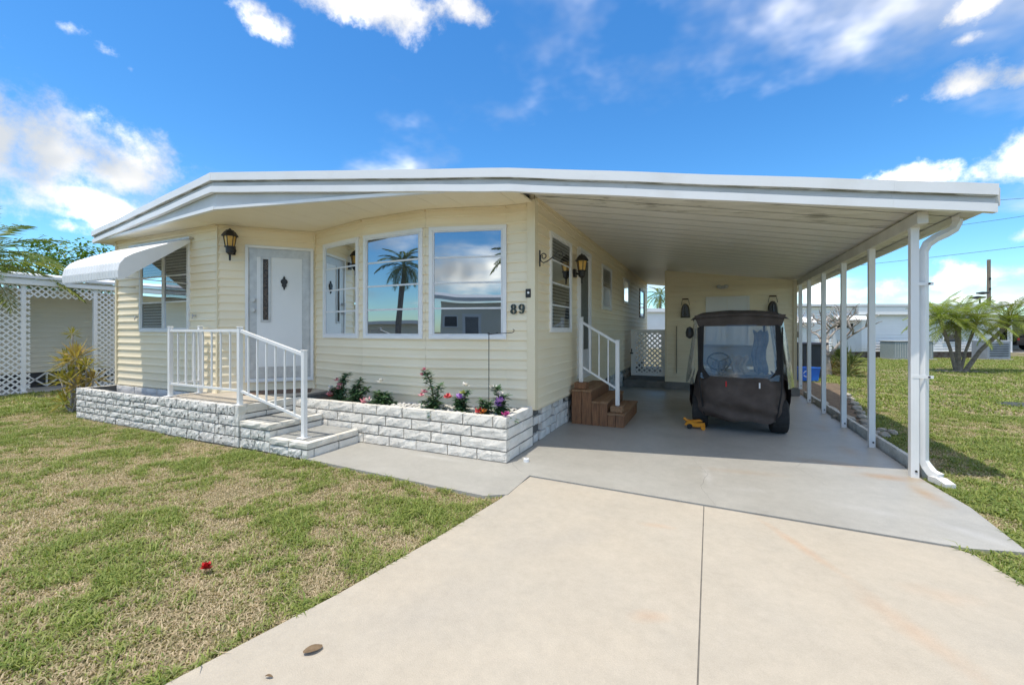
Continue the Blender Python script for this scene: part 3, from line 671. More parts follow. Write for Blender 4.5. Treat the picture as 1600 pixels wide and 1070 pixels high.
# ------------------------------------------------------------------ carport
cp = thing('carport', 'white carport roof on slim white posts with downspout at the front post', 'carport', (1.73, 7.7, 0))
def ceil_z(x): return lerp(2.935, 2.37, (x + 1.85) / 4.05)
dfx, dfy = FASC[3][0] - FASC[2][0], FASC[3][1] - FASC[2][1]; sl_ = dfy / dfx
k = 0; y0 = .03; PANW = .305
while y0 < 11.2:
    y1 = y0 + PANW; mb = MB(); vs = []; prof = [(y0 + .004, 0), (y0 + .03, -.004), (y0 + .055, 0), (y1 - .010, .001), (y1 - .004, .007)]
    xs = [XW + .018, -.5, .9, 2.16]
    for x in xs:
        fy = FASC[2][1] + (x - FASC[2][0]) * sl_
        for (yy, dz) in prof: vs.append((x, min(fy + yy, 14.95), ceil_z(x) + dz))
    n = len(prof); fs = [(i * n + j, i * n + j + 1, (i + 1) * n + j + 1, (i + 1) * n + j) for i in range(len(xs) - 1) for j in range(n - 1)]
    mb.add(vs, fs); build('ceiling_pan', mb, CEILD if k < 3 else CEIL, cp); y0 = y1; k += 1
PEEL = mat('peeled_paint', (.20, .17, .13), (.30, .26, .20), scale=20, rough=.95, bump=.4)
random.seed(17)
for xc_, yo, rx, ry in ((-1.62, .10, .10, .035), (-1.02, .115, .20, .022), (-.72, .12, .10, .018), (-.38, .125, .17, .028), (-.08, .13, .20, .024), (.22, .12, .10, .014), (.75, .11, .06, .012)):
    pts_ = [(xc_ + rx * math.cos(2 * math.pi * i_ / 26) * random.uniform(.75, 1.1), yo + ry * math.sin(2 * math.pi * i_ / 26) * random.uniform(.5, 1.3)) for i_ in range(26)]
    build('peeled_patch', MB().add([(x, FASC[2][1] + (x - FASC[2][0]) * sl_ + yy, ceil_z(x) - .0035) for x, yy in pts_] + [(xc_, FASC[2][1] + (xc_ - FASC[2][0]) * sl_ + yo, ceil_z(xc_) - .0035)], [(i_, (i_ + 1) % 26, 26) for i_ in range(26)]), PEEL, cp)
croof = build('roof', MB().add([(-1.86, 3.98, 2.955), (2.17, 4.92, 2.39), (2.17, 15, 2.39), (-1.86, 15, 2.955), (-1.86, 3.98, 3.0), (2.17, 4.92, 2.545), (2.17, 15, 2.545), (-1.86, 15, 3.0)], [(0, 3, 2, 1), (4, 5, 6, 7), (0, 1, 5, 4), (1, 2, 6, 5), (2, 3, 7, 6), (3, 0, 4, 7)]), ROOFM, cp)
fascia(croof, 2, splits=(0, .82, 1))
build('side_gutter', MB().add([(2.17, 4.93, 2.55), (2.23, 4.93, 2.55), (2.23, 4.93, 2.40), (2.10, 4.93, 2.36), (2.02, 4.93, 2.385)] + [(x, 15, z) for x, z in ((2.17, 2.55), (2.23, 2.55), (2.23, 2.40), (2.10, 2.36), (2.02, 2.385))], [(i, i + 1, i + 6, i + 5) for i in range(4)] + [(0, 1, 2, 3, 4)]), mat('gutter_white', (.70, .69, .66), (.58, .56, .51), scale=3, rough=.5, third=((.2, .18, .14), 5, .58, .7, .6)), cp)
build('beam', MB().bevbox(1.70, 1.775, 4.93, 10.55, 2.30, 2.412, .006), mat('beam_cream', (.70, .67, .60), (.60, .57, .50), scale=3, rough=.5), cp)
for i, y in enumerate((5.117, 6.224, 7.336, 8.456, 9.547, 10.36)):
    w = .030 if i == 0 else .029; z0_ = .0 if i < 5 else .17
    p = build('post', MB().bevbox(1.737 - w, 1.737 + w, y - w, y + w, z0_ - .01, 2.31, .004), WHITE, cp)
    build('bolt', MB().tube([(1.745, y - w - .006, z0_ + .06), (1.745, y - w + .002, z0_ + .06)], .010, 8), BLACK, p)
    build('bracket', MB().box(1.737 - w - .004, 1.737 + w + .004, y - w - .004, y + w + .004, 2.285, 2.34), WHITE, p)
# downspout: from the gutter down in an S to the post, then to the ground
dsp = [(2.055, 5.16, 2.385), (2.053, 5.155, 2.33), (2.03, 5.15, 2.275), (1.97, 5.145, 2.235), (1.90, 5.14, 2.20), (1.84, 5.135, 2.15), (1.812, 5.133, 2.08), (1.812, 5.13, 1.0), (1.812, 5.13, .16), (1.83, 5.115, .11), (1.85, 5.075, .065), (1.885, 5.02, .045)]
ds = build('downspout', MB().tube(dsp, [.038] * 9 + [.041, .043, .046], 4, True), WHITE, cp)
for z in (1.78, .93): build('strap', MB().box(1.72, 1.866, 5.084, 5.090, z - .014, z + .014), WHITE, ds); 
for z in (1.78, .93): build('bolt', MB().tube([(1.835, 5.078, z), (1.835, 5.086, z)], .009, 8), BLACK, ds)

# ------------------------------------------------------------------ awning over the left window
aw = thing('window_awning', 'white ribbed aluminium awning propped over the left front window', 'awning', (-7.7, 3.6, 2.4))
prof = [(3.668, 2.70), (3.42, 2.60), (3.16, 2.475), (2.98, 2.375), (2.90, 2.315), (2.845, 2.23), (2.825, 2.13), (2.83, 2.03)]
ns = 20; ax0, ax1 = -8.50, -6.93; dx = (ax1 - ax0) / ns
for i in range(ns):
    a = ax0 + i * dx; mb = MB(); vs = []
    for y, z in prof:
        for f, h in ((0.02, 0), (.22, .012), (.78, .012), (.98, 0)): vs.append((a + dx * f, y - h * .4, z + h))
    mb.add(vs, [(r * 4 + c, r * 4 + c + 1, r * 4 + c + 5, r * 4 + c + 4) for r in range(len(prof) - 1) for c in range(3)]); build('slat', mb, WHITE, aw)
build('deck', MB().add([(x, y + .002, z - .004) for x in (ax0, ax1) for y, z in prof], [(i, i + 1, len(prof) + i + 1, len(prof) + i) for i in range(len(prof) - 1)]), WHITE, aw)
for x in (ax0, ax1 + .004):
    n = len(prof); low = [(3.668, 2.655), (2.88, 2.03)]
    build('side_wing', MB().add([(x, y, z) for y, z in prof] + [(x, y, z) for y, z in reversed(low)] + [(x + .004, y, z) for y, z in prof] + [(x + .004, y, z) for y, z in reversed(low)], [tuple(range(n + 2)), tuple(range(2 * n + 3, n + 1, -1))] + [(i, n + 2 + i, n + 2 + (i + 1) % (n + 2), (i + 1) % (n + 2)) for i in range(n + 2)]), WHITE, aw)
    build('arm', MB().tube([(x, 2.9, 2.05), (x + (-.06 if x > -7 else .06), 3.67, 2.05)], .008, 6), ALU, aw)
build('wall_rail', MB().box(ax0 - .05, ax1 + .06, 3.62, 3.682, 2.70, 2.728), ALU, aw)
for sx_ in (-8.42, -6.84): tag(build('awning_catch', MB().box(sx_ - .02, sx_ + .02, 3.655, 3.685, 1.56, 1.585).tube([(sx_, 3.65, 1.6), (sx_ + .015, 3.645, 1.56), (sx_, 3.65, 1.53)], .007, 5), ALU),
    'small metal awning catch on the wall %s of the left front window' % ('left' if sx_ < -7 else 'right'), 'catch')

# ------------------------------------------------------------------ railings
def rail_post(parent, x, y, z0, z1, w=.023, plate=True):
    p = build('post', MB().bevbox(x - w, x + w, y - w, y + w, z0, z1, .004), WHITE, parent)
    if plate: build('base_plate', MB().box(x - .055, x + .055, y - .055, y + .055, z0 - .002, z0 + .006), WHITE, p)
    build('cap', MB().bevbox(x - w - .004, x + w + .004, y - w - .004, y + w + .004, z1, z1 + .012, .004), WHITE, p)
def rail_run(parent, a, b, dz0, dz1, n):
    a = Vector(a); b = Vector(b); up = Vector((0, 0, 1))
    build('top_rail', MB().bar(a + up * dz1, b + up * dz1, .034, .034), WHITE, parent); build('bottom_rail', MB().bar(a + up * dz0, b + up * dz0, .026, .026), WHITE, parent)
    for i in range(n):
        p = a.lerp(b, (i + 1) / (n + 1)); build('baluster', MB().box(p.x - .0085, p.x + .0085, p.y - .0085, p.y + .0085, p.z + dz0, p.z + dz1), WHITE, parent)
pr = thing('porch_railing', 'white metal railing round the front porch and down its steps', 'railing', (-5.5, 3.24, PZ))
FL, FRr, LO, BK = (-6.585, 3.245), (-5.065, 3.215), (-4.075, 3.30), (-6.56, 3.60)
rail_post(pr, *FL, PZ, 1.40); rail_post(pr, *FRr, PZ, 1.39); rail_post(pr, *LO, .163, 1.125); rail_post(pr, *BK, PZ, 1.41)
rail_run(pr, (*FL, PZ), (*FRr, PZ), .17, .885, 7); rail_run(pr, (*FL, PZ), (*BK, PZ), .17, .885, 3)
rail_run(pr, (FRr[0], FRr[1], PZ), (LO[0], LO[1], .20), .17, .885, 6)
# wooden steps at the side door
wst = thing('wooden_steps', 'brown wooden three-step stair at the side door under the carport', 'steps', (-1.4, 6.6, 0))
for xa, xb, zt in ((-1.80, -1.51, .50), (-1.51, -1.28, .345), (-1.28, -1.05, .195)):
    w = (xb - xa) / 2
    for i in range(2): build('side_plank', MB().bevbox(xa + i * w + .003, xa + (i + 1) * w - .003, 5.975, 6.0 + random.uniform(-.003, .003), .0, zt - .03, .003), WOOD, wst)
    build('riser', MB().bevbox(xb - .03, xb - .006, 6.0, 7.2, .0, zt - .03, .003), WOOD, wst)
    for i in range(2): build('tread_plank', MB().bevbox(xa + i * w - .0 , xa + (i + 1) * w - .004 + (.012 if i else 0), 5.955, 7.22, zt - .029, zt + random.uniform(-.002, .002), .004), WOODT, wst)
build('post_block', MB().bevbox(-1.775, -1.60, 6.02, 6.17, .503, .595, .005), WOOD, wst); build('post_block', MB().bevbox(-1.245, -1.08, 6.02, 6.17, .198, .285, .005), WOODT, wst)
sr = thing('stair_railing', 'white metal handrail on the wooden side steps', 'railing', (-1.4, 6.1, .3))
rail_post(sr, -1.69, 6.10,   .597, 1.545, .026, False); rail_post(sr, -1.16, 6.10, .287, 1.21, .026, False)
rail_run(sr, (-1.69, 6.10, .60), (-1.16, 6.10, .29), .23, .885, 3)

# ------------------------------------------------------------------ lanterns
def lantern(fr, s, z, label):
    """z is the wall plate height; coach lantern on an upturned arm."""
    p = fr(s, 0, z); t = thing('wall_lantern', label, 'lantern', p)
    a = MB(fr); disc(a, s, z, .055, .018, .03, 12); a.box(s - .045, s + .045, .016, .05, z - .06, z + .06)
    build('wall_plate', a, BLACK, t)
    build('arm', MB(fr).tube([(s, .04, z), (s, .10, z - .015), (s, .135, z - .05), (s, .14, z + .03)], .018, 8), BLACK, t)
    c = fr(s, .14, 0); b = MB()
    b.lathe([(.012, z - .16), (.016, z - .08), (.05, z - .05), (.055, z + .03)], (c[0], c[1], 0), 10); build('socket', b, BLACK, t)
    r0, r1, za, zb = .054, .078, z + .03, z + .185
    build('glass', MB().add([(c[0] + r * .93 * math.cos(R(60 * k)), c[1] + r * .93 * math.sin(R(60 * k)), zz) for r, zz in ((r0, za), (r1, zb)) for k in range(6)], [(k, (k + 1) % 6, 6 + (k + 1) % 6, 6 + k) for k in range(6)]), AMBER, t)
    for k in range(6):
        ca, sa = math.cos(R(60 * k)), math.sin(R(60 * k)); build('bar', MB().tube([(c[0] + r0 * ca, c[1] + r0 * sa, za), (c[0] + r1 * ca, c[1] + r1 * sa, zb)], .006, 5), BLACK, t)
    build('cap', MB().lathe([(.104, zb - .008), (.10, zb + .010), (.066, zb + .06), (.05, zb + .07), (.05, zb + .08), (.018, zb + .09), (.010, zb + .105)], (c[0], c[1], 0), 6), BLACK, t)
    build('base_ring', MB().lathe([(.05, za - .014), (.07, za - .006), (.07, za + .008), (.05, za + .012)], (c[0], c[1], 0), 6), BLACK, t)
lantern(frD, .175, 2.50, 'black coach lantern with amber glass left of the front door')
lantern(frS, S(6.20), 2.22, 'black coach lantern with amber glass beside the side door under the carport')

# ------------------------------------------------------------------ number, bell box, brackets, hook
def stroke(mb, pts, ws, o0, o1):
    """Flat lettering stroke of varying width, extruded from the wall."""
    n = len(pts); top = []; bot = []
    for i, (x, y) in enumerate(pts):
        a = pts[max(i - 1, 0)]; b = pts[min(i + 1, n - 1)]; tx, ty = b[0] - a[0], b[1] - a[1]; l = math.hypot(tx, ty) or 1
        nx, ny = -ty / l, tx / l; w = ws[i] / 2; top.append((x + nx * w, y + ny * w)); bot.append((x - nx * w, y - ny * w))
    vs = [(x, o, y) for o in (o0, o1) for x, y in top + bot]; fs = []
    m = 2 * n
    for i in range(n - 1):
        fs += [(m + i, m + i + 1, m + n + i + 1, m + n + i), (i, m + i, m + i + 1, i + 1)][:1] + [(i, i + 1, m + i + 1, m + i), (n + i, m + n + i, m + n + i + 1, n + i + 1)]
    mb.add(vs, fs)
num = thing('house_number', 'black house number 89 on the cream siding beside the bow window', 'house number', frE(.16, .02, 1.55))
H = .118
def ring_pts(cx, cz, rx, rz, a0=0, a1=360, n=24): return [(cx + rx * math.cos(R(lerp(a0, a1, i / n))), cz + rz * math.sin(R(lerp(a0, a1, i / n)))) for i in range(n + 1)]
def ring_w(n, thin, thick, ph=0): return [thin + (thick - thin) * abs(math.cos(2 * math.pi * i / n + ph)) ** 1.3 for i in range(n + 1)]
zz = 1.553; s8 = .095; s9 = .20
d8 = MB(frE); p = ring_pts(s8, zz + .031, .028, .026); stroke(d8, p, ring_w(24, .012, .026), .016, .028); p = ring_pts(s8, zz + .086, .023, .024); stroke(d8, p, ring_w(24, .012, .024), .0165, .0285)
build('digit', d8, BLACKP, num)
d9 = MB(frE); p = ring_pts(s9, zz + .079, .027, .031); stroke(d9, p, ring_w(24, .012, .026), .016, .028)
tail = [(s9 + .027, zz + .085), (s9 + .028, zz + .06), (s9 + .024, zz + .035), (s9 + .012, zz + .013), (s9 - .006, zz + .006), (s9 - .022, zz + .013)]
stroke(d9, tail, [.025, .025, .023, .018, .012, .018], .0165, .0285); disc(d9, s9 - .022, zz + .018, .010, .016, .0287)
build('digit', d9, BLACKP, num)
bell = thing('bell_box', 'small black box with white button on the siding above the number 89', 'doorbell', frE(.285, .016, 1.79))
build('case', MB(frE).bevbox(.253, .317, .010, .034, 1.742, 1.845, .004), BLACK, bell); bb = MB(frE); disc(bb, .288, 1.80, .014, .034, .040); build('button', bb, WHITE, bell)
br = thing('plant_bracket', 'black scrolled iron plant bracket at the house corner', 'bracket', (-1.80, 4.70, 2.2))
build('back_bar', MB().box(-1.800, -1.788, 4.655, 4.675, 2.11, 2.30), BLACK, br)
sp = [(-1.79 + .045 + .04 * (1 - t * .55) * math.cos(R(200 - 430 * t)) , 4.665, 2.225 + .04 * (1 - t * .55) * math.sin(R(200 - 430 * t))) for t in [i / 16 for i in range(16, -1, -1)]]
sp += [(-1.785, 4.665, 2.18), (-1.75, 4.665, 2.15), (-1.70, 4.665, 2.165), (-1.62, 4.665, 2.22), (-1.58, 4.665, 2.26), (-1.54, 4.665, 2.275), (-1.51, 4.665, 2.25), (-1.515, 4.665, 2.215), (-1.545, 4.665, 2.21), (-1.555, 4.665, 2.235)]
build('scroll', MB().tube(sp, .0065, 6), BLACK, br)
tag(build('garden_hook', MB().tube([(-2.28, 4.30, .36), (-2.28, 4.30, 1.30), (-2.275, 4.30, 1.315), (-2.28, 4.30, 1.33), (-2.295, 4.30, 1.325), (-2.29, 4.30, 1.31), (-2.2, 4.30, 1.318), (-1.99, 4.30, 1.33), (-1.965, 4.30, 1.34), (-1.96, 4.30, 1.36), (-1.975, 4.30, 1.368)], .0048, 6), BLACK), 'thin black garden flag stand rising from the flower planter', 'flag stand')
tag(build('pipe_cap', MB().lathe([(.030, -.01), (.030, .03), (.026, .034), (.018, .034), (.018, .01)], (-1.70, 4.03, 0), 14), WHITE), 'small white pipe stub on the slab beside the flower planter', 'pipe')

# ------------------------------------------------------------------ shed
shed = thing('shed', 'cream-sided storage shed closing the back of the carport', 'shed', (.4, 11, 0))
build('curb', MB().bevbox(-.92, 1.74, 10.42, 14.9, -.05, .172, .01), mat('curb_concrete', (.24, .23, .21), (.17, .165, .15), scale=5, rough=.85, bump=.3), shed)
build('curb', MB().bevbox(-1.85, -.922, 10.47, 14.9, -.05, .165, .01), MATS['curb_concrete'], shed)
sh_hole = (-.03 + .88, .83 + .88, .2, 2.11)
siding('wall', shed, (-.88, 10.46), (1.68, 10.46), .172, 2.95, [sh_hole], ztop=lambda s: lerp(2.755, 2.405, s / 2.56), expo=.108)
build('wall', MB().add([(-.88, 10.465, .172), (-.88, 14.8, .172), (-.88, 14.8, 2.76), (-.88, 10.465, 2.76)], [(0, 1, 2, 3)]), CREAM, shed); build('wall', MB().add([(1.69, 10.5, .172), (1.69, 14.8, .172), (1.69, 14.8, 2.4), (1.69, 10.5, 2.4)], [(0, 1, 2, 3)]), CREAM, shed)
corner_trim(shed, -.87, 10.45, .172, 2.75, .05); corner_trim(shed, 1.66, 10.445, .172, 2.40, .06)
frH = frame((-.88, 10.46), (1, 0)); s0, s1, z0, z1 = sh_hole; q = MB(frH)
for a, b, c, e in ((s0, s1, z1 - .03, z1), (s0, s0 + .03, z0, z1 - .03), (s1 - .03, s1, z0, z1 - .03)): q.box(a, b, 0, .03, c, e)
sdr = build('door', q, WHITE, shed); mid = (s0 + s1) / 2
for a, b in ((s0 + .03, mid - .002), (mid + .002, s1 - .03)): build('panel', MB(frH).box(a, b, .002, .018, z0, z1 - .03), DOORW, sdr)
lt = thing('security_light', 'small twin floodlight high on the shed wall', 'light fixture', (.3, 10.44, 2.31)); build('base', MB(frH).bevbox(1.13, 1.24, .016, .05, 2.28, 2.35, .005), ALU, lt)
for dx_ in (-.07, .07): build('lamp', MB().lathe([(.028, 0), (.05, .03), (.052, .05), (.03, .075), (.012, .08)], (.305 + dx_, 10.36, 2.285), 10), ALU, lt)
for xc, zb_, lab in ((-.453, 1.65, 'black metal coal hod hung on the shed wall left of the golf cart'), (1.26, 1.66, 'black metal coal hod hung on the shed wall right, above the cart roof')):
    hd_ = thing('coal_hod', lab, 'wall ornament', (xc, 10.43, zb_))
    o_ = [(-.105, 0), (.105, 0), (.088, .20), (.07, .27), (.035, .315), (0, .325), (-.035, .315), (-.07, .27), (-.088, .20)]
    n = len(o_); build('body', MB().add([(xc + x, 10.435, zb_ + z) for x, z in o_] + [(xc + x * .72, 10.36, zb_ + .03 + z * .8) for x, z in o_], [tuple(range(n)), tuple(range(2 * n - 1, n - 1, -1))] + [(i, n + i, n + (i + 1) % n, (i + 1) % n) for i in range(n)]), BLACKP, hd_)
    build('handle', MB().tube([(xc - .085, 10.43, zb_ + .29), (xc - .075, 10.42, zb_ + .36), (xc - .06, 10.42, zb_ + .425), (xc + .06, 10.42, zb_ + .425), (xc + .075, 10.42, zb_ + .36), (xc + .085, 10.43, zb_ + .29)], .005, 5), BLACK, hd_)
    build('grip', MB().tube([(xc - .065, 10.42, zb_ + .425), (xc + .065, 10.42, zb_ + .425)], .014, 8), mat('grip_wood', (.10, .03, .015), (.06, .02, .01), rough=.4), hd_)
    build('scoop', MB().lathe([(.012, .05), (.022, .10), (.014, .16), (.018, .24), (.006, .26)], (xc, 10.35, zb_), 8), mat('dull_steel', (.12, .125, .13), (.07, .07, .075), rough=.35, metallic=.7), hd_)
tag(build('conduit', MB().tube([(-.64, 10.435, .38), (-.64, 10.435, 1.46)], .011, 6), mat('conduit_tan', (.30, .25, .17), (.22, .18, .12), rough=.6)), 'thin upright conduit on the shed wall beside the lattice gate', 'conduit')

def lattice(mb, w, h, y, pitch=.125, bw=.034, t=.008, cx=0.0, cz=0.0):
    """Diagonal strips filling a w x h rectangle (local x, z), two crossing layers."""
    for layer, sg in ((0, 1), (1, -1)):
        k = -h
        while k < w + h:
            # line x = k + sg*(z) ; clip to rectangle
            a, b = (k, k + h) if sg > 0 else (k + h, k); zA, zB = 0.0, h; xA, xB = a, b
            def at(x): return (x - xA) / (xB - xA) * h
            lo_, hi_ = 0.0, 1.0
            for bound in (0.0, w):
                pass
            t0, t1 = sorted(((0 - xA) / (xB - xA), (w - xA) / (xB - xA))); t0 = max(t0, 0); t1 = min(t1, 1)
            if t1 - t0 > .02:
                p = (lerp(xA, xB, t0), lerp(zA, zB, t0)); q = (lerp(xA, xB, t1), lerp(zA, zB, t1)); d = bw * .7071 / 1.0
                n = (bw / 2 * .7071, -bw / 2 * .7071) if sg > 0 else (bw / 2 * .7071, bw / 2 * .7071)
                yy = y - t * (layer + 1); vs = []
                for (x, z), s in ((p, 1), (p, -1), (q, -1), (q, 1)): vs.append((cx + x + n[0] * s, z + cz + n[1] * s))
                mb.add([(x, yy, z) for x, z in vs] + [(x, yy + t, z) for x, z in vs], [(0, 1, 2, 3), (7, 6, 5, 4), (0, 4, 5, 1), (1, 5, 6, 2), (2, 6, 7, 3), (3, 7, 4, 0)])
            k += pitch
    return mb
gate = thing('lattice_gate', 'white lattice gate between the house and the shed', 'gate', (-1.28, 10.5, .28))
build('lattice', lattice(MB(), .62, .97, 10.5, pitch=.118, cx=-1.585, cz=.34), WHITE, gate, kind='stuff')
for a, b, c, e in ((-1.67, -1.575, .285, 1.38), (-.975, -.895, .285, 1.38), (-1.575, -.975, .285, .36), (-1.575, -.975, 1.295, 1.38)): build('rail', MB().bevbox(a, b, 10.475, 10.51, c, e, .004), WHITE, gate)
build('latch', MB().box(-1.69, -1.62, 10.455, 10.474, .80, .83).box(-1.665, -1.645, 10.455, 10.474, .84, .92), BLACK, gate)

# ------------------------------------------------------------------ golf cart under its rain cover
cart = thing('golf_cart', 'golf cart under a dark brown rain enclosure with clear windows, parked in the carport', 'golf cart', (.38, 7.3, 0))
CX = .385
def wrinkle(x, z, k=0.0): return .012 * mnoise.noise((x * 4 + k, z * 7, 2.3)) + .006 * mnoise.noise((x * 11, z * 15 + k, 5.1))
# front skirt: bulging dashboard cover, from the sill of the windscreen to the hem
nxs, nzs = 36, 20; mb = MB(); vs = []
for j in range(nzs + 1):
    v = j / nzs
    for i in range(nxs + 1):
        u = i / nxs * 2 - 1; hem = .17 + .05 * (u < -.55) * (-.55 - u) * 3 + .04 * max(u - .6, 0) * 4 + .015 * math.sin(u * 9)
        top = .74 + .10 * abs(u) ** 3 if abs(u) < .80 else .80; z = lerp(hem, top, v)
        bulge = math.sin(math.pi * min(1, v * .95 + .05)) ** .6
        half = lerp(.56, .50, v) + .035 * bulge
        x = CX + u * half; y = 6.34 - .20 * bulge * (1 - abs(u) ** 3) + .26 * abs(u) ** 5 + .05 * v
        fold = .014 * math.sin((z * 26 + u * 3 + 2 * mnoise.noise((u * 2, z * 3, 1)))) * max(0, 1 - v * 1.4) * (1 - abs(u) ** 4)
        vs.append((x, y + wrinkle(x, z) * 2.6 + fold * 2.6, z))
mb.add(vs, [(j * (nxs + 1) + i, j * (nxs + 1) + i + 1, (j + 1) * (nxs + 1) + i + 1, (j + 1) * (nxs + 1) + i) for j in range(nzs) for i in range(nxs)])
skirt = build('front_skirt', mb, FABRIC, cart, smooth=True)
for sx_ in (-.16, .22): build('zip_pull', MB().box(CX + sx_ - .008, CX + sx_ + .008, 6.19, 6.20, .62, .69), RED if sx_ < 0 else WHITE, skirt)
# side skirts
for sgn in (-1, 1):
    mb = MB(); vs = []; a = 22; b = 8
    for j in range(b + 1):
        for i in range(a + 1):
            y = lerp(6.55, 8.35, i / a); arch = max(0, .16 - abs(y - 6.72) * .55) + max(0, .16 - abs(y - 8.05) * .55)
            z = lerp(.20 + arch, .68, j / b); x = CX + sgn * (.585 + .03 * math.sin(math.pi * j / b)) + wrinkle(y, z, sgn * 3.0) * 1.5
            vs.append((x, y, z))
    mb.add(vs, [(j * (a + 1) + i, j * (a + 1) + i + 1, (j + 1) * (a + 1) + i + 1, (j + 1) * (a + 1) + i) for j in range(b) for i in range(a)])
    build('side_skirt', mb, FABRIC, cart, smooth=True)
# roof: crowned top with drooping drip edge
mb = MB(); vs = []; a, b = 16, 12
for j in range(b + 1):
    for i in range(a + 1):
        u = i / a * 2 - 1; v = j / b * 2 - 1; e = max(abs(u), abs(v))
        z = 1.655 - .05 * u * u - .03 * v * v - (.075 * max(0, (e - .78) / .22) ** 1.4)
        vs.append((CX + u * .60, 7.33 + v * .86, z + .006 * mnoise.noise((u * 3, v * 3, 0))))
mb.add(vs, [(j * (a + 1) + i, j * (a + 1) + i + 1, (j + 1) * (a + 1) + i + 1, (j + 1) * (a + 1) + i) for j in range(b) for i in range(a)]); rf = build('roof', mb, FABRIC, cart, smooth=True)
# valance hanging at the front of the roof
mb = MB(); vs = []
for j in range(5):
    for i in range(21):
        u = i / 20 * 2 - 1; vs.append((CX + u * lerp(.55, .50, j / 4), 6.49 - .005 * j + .02 * abs(u) ** 4 + wrinkle(u, j * .1) * .4, lerp(1.585 - .02 * u * u, 1.415, j / 4)))
mb.add(vs, [(j * 21 + i, j * 21 + i + 1, (j + 1) * 21 + i + 1, (j + 1) * 21 + i) for j in range(4) for i in range(20)]); build('valance', mb, FABRIC, rf, smooth=True)
# windscreen of clear vinyl in a dark binding
def wscr(u, v): # u -1..1, v 0..1 (bottom..top)
    half = lerp(.470, .455, v); return (CX + u * half, lerp(6.375, 6.488, v) + wrinkle(u * 2, v * 2) * .5 - .02 * (1 - u * u), lerp(.70, 1.43, v))
mb = MB(); vs = [wscr(i / 16 * 2 - 1, j / 12) for j in range(13) for i in range(17)]; mb.add(vs, [(j * 17 + i, j * 17 + i + 1, (j + 1) * 17 + i + 1, (j + 1) * 17 + i) for j in range(12) for i in range(16)])
build('windscreen', mb, VINYL, cart, smooth=True)
for sgn in (-1, 1):
    mb = MB(); vs = []
    for j in range(13):
        v = j / 12; w = .05 + .13 * (max(0, .28 - v) / .28) ** 2 
        for t in (0, 1):
            x, y, z = wscr(sgn, v); vs.append((x + sgn * .035 - sgn * t * (w + .015), y - .012 + .02 * (1 - t), z))
    mb.add(vs, [(2 * j, 2 * j + 1, 2 * j + 3, 2 * j + 2) for j in range(12)]); build('binding', mb, FABRICD, cart)
    build('zip', MB().tube([(CX + sgn * .50, 6.45, 1.40), (CX + sgn * .49, 6.36, .8), (CX + sgn * .47, 6.30, .55), (CX + sgn * .42, 6.33, .20)], .011, 6), FABRICD, cart)
    # hazy side curtain, flaring at the hem
    mb = MB(); vs = []; a, b = 24, 10
    for j in range(b + 1):
        v = j / b
        for i in range(a + 1):
            y = lerp(6.47, 8.2, i / a); x = CX + sgn * (lerp(.655, .545, v) + .02 * math.sin(i * 2.4 + v * 3) * (1 - v * .5)); vs.append((x - sgn * .09 * max(0, 1 - i / 3), y - .04 * (1 - v) * (i < 3), lerp(.60, 1.56, v)))
    mb.add(vs, [(j * (a + 1) + i, j * (a + 1) + i + 1, (j + 1) * (a + 1) + i + 1, (j + 1) * (a + 1) + i) for j in range(b) for i in range(a)]); build('side_curtain', mb, VINYLS, cart, smooth=True)
    build('roof_strut', MB().tube([(CX + sgn * .47, 6.56, 1.58), (CX + sgn * .46, 6.50, .75)], .016, 8), BLACK, cart); build('roof_strut', MB().tube([(CX + sgn * .46, 8.0, 1.58), (CX + sgn * .46, 7.95, .75)], .016, 8), BLACK, cart)
    for y in (6.60, 8.05):
        wx = CX + sgn * .475
        def lx(prof, n=22):
            mb = MB(); vs = []
            for r, o in prof:
                for k_ in range(n): vs.append((wx + sgn * o, y + r * math.cos(2 * math.pi * k_ / n), .225 + r * math.sin(2 * math.pi * k_ / n)))
            m_ = len(prof); mb.add(vs, [(i * n + k_, i * n + (k_ + 1) % n, (i + 1) * n + (k_ + 1) % n, (i + 1) * n + k_) for i in range(m_ - 1) for k_ in range(n)] + [tuple(range(n)), tuple(range((m_ - 1) * n, m_ * n))]); return mb
        wh = build('wheel', lx([(.05, -.06), (.06, .07)]), BLACK, cart); build('tyre', lx([(.13, -.095), (.20, -.10), (.222, -.085), (.227, 0), (.222, .085), (.20, .10), (.13, .095)]), RUBBER, wh); build('rim', lx([(.13, .06), (.12, .075), (.05, .065), (.04, .09)]), ALU, wh)
build('body', MB().bevbox(CX - .40, CX + .40, 6.52, 8.3, .24, .36, .02).bevbox(CX - .48, CX + .48, 7.35, 8.3, .36, .62, .03), NAVY, cart)
build('bumper', MB().bevbox(CX + .10, CX + .42, 6.38, 6.44, .165, .215, .01), mat('dull_bumper', (.10, .095, .085), (.15, .14, .12), rough=.6), cart)
build('dashboard', MB().bevbox(CX - .46, CX + .46, 6.47, 6.75, .55, .74, .03), NAVY, cart)
build('seat', MB().bevbox(CX - .46, CX + .46, 7.25, 7.75, .62, .74, .04), mat('seat_vinyl', (.52, .47, .40), (.45, .40, .34), rough=.5), cart); build('backrest', MB().bevbox(CX - .46, CX + .46, 7.72, 7.82, .78, 1.12, .04), MATS['seat_vinyl'], cart)
ring = [(CX - .23 + .155 * math.cos(t_), 6.93 - .07 * math.sin(t_), .90 + .13 * math.sin(t_)) for t_ in [2 * math.pi * i / 22 for i in range(23)]]
stw = build('steering_wheel', MB().tube(ring, .013, 8), BLACK, cart); build('column', MB().tube([(CX - .23, 6.72, .72), (CX - .23, 6.93, .90)], .022, 8), BLACK, stw)
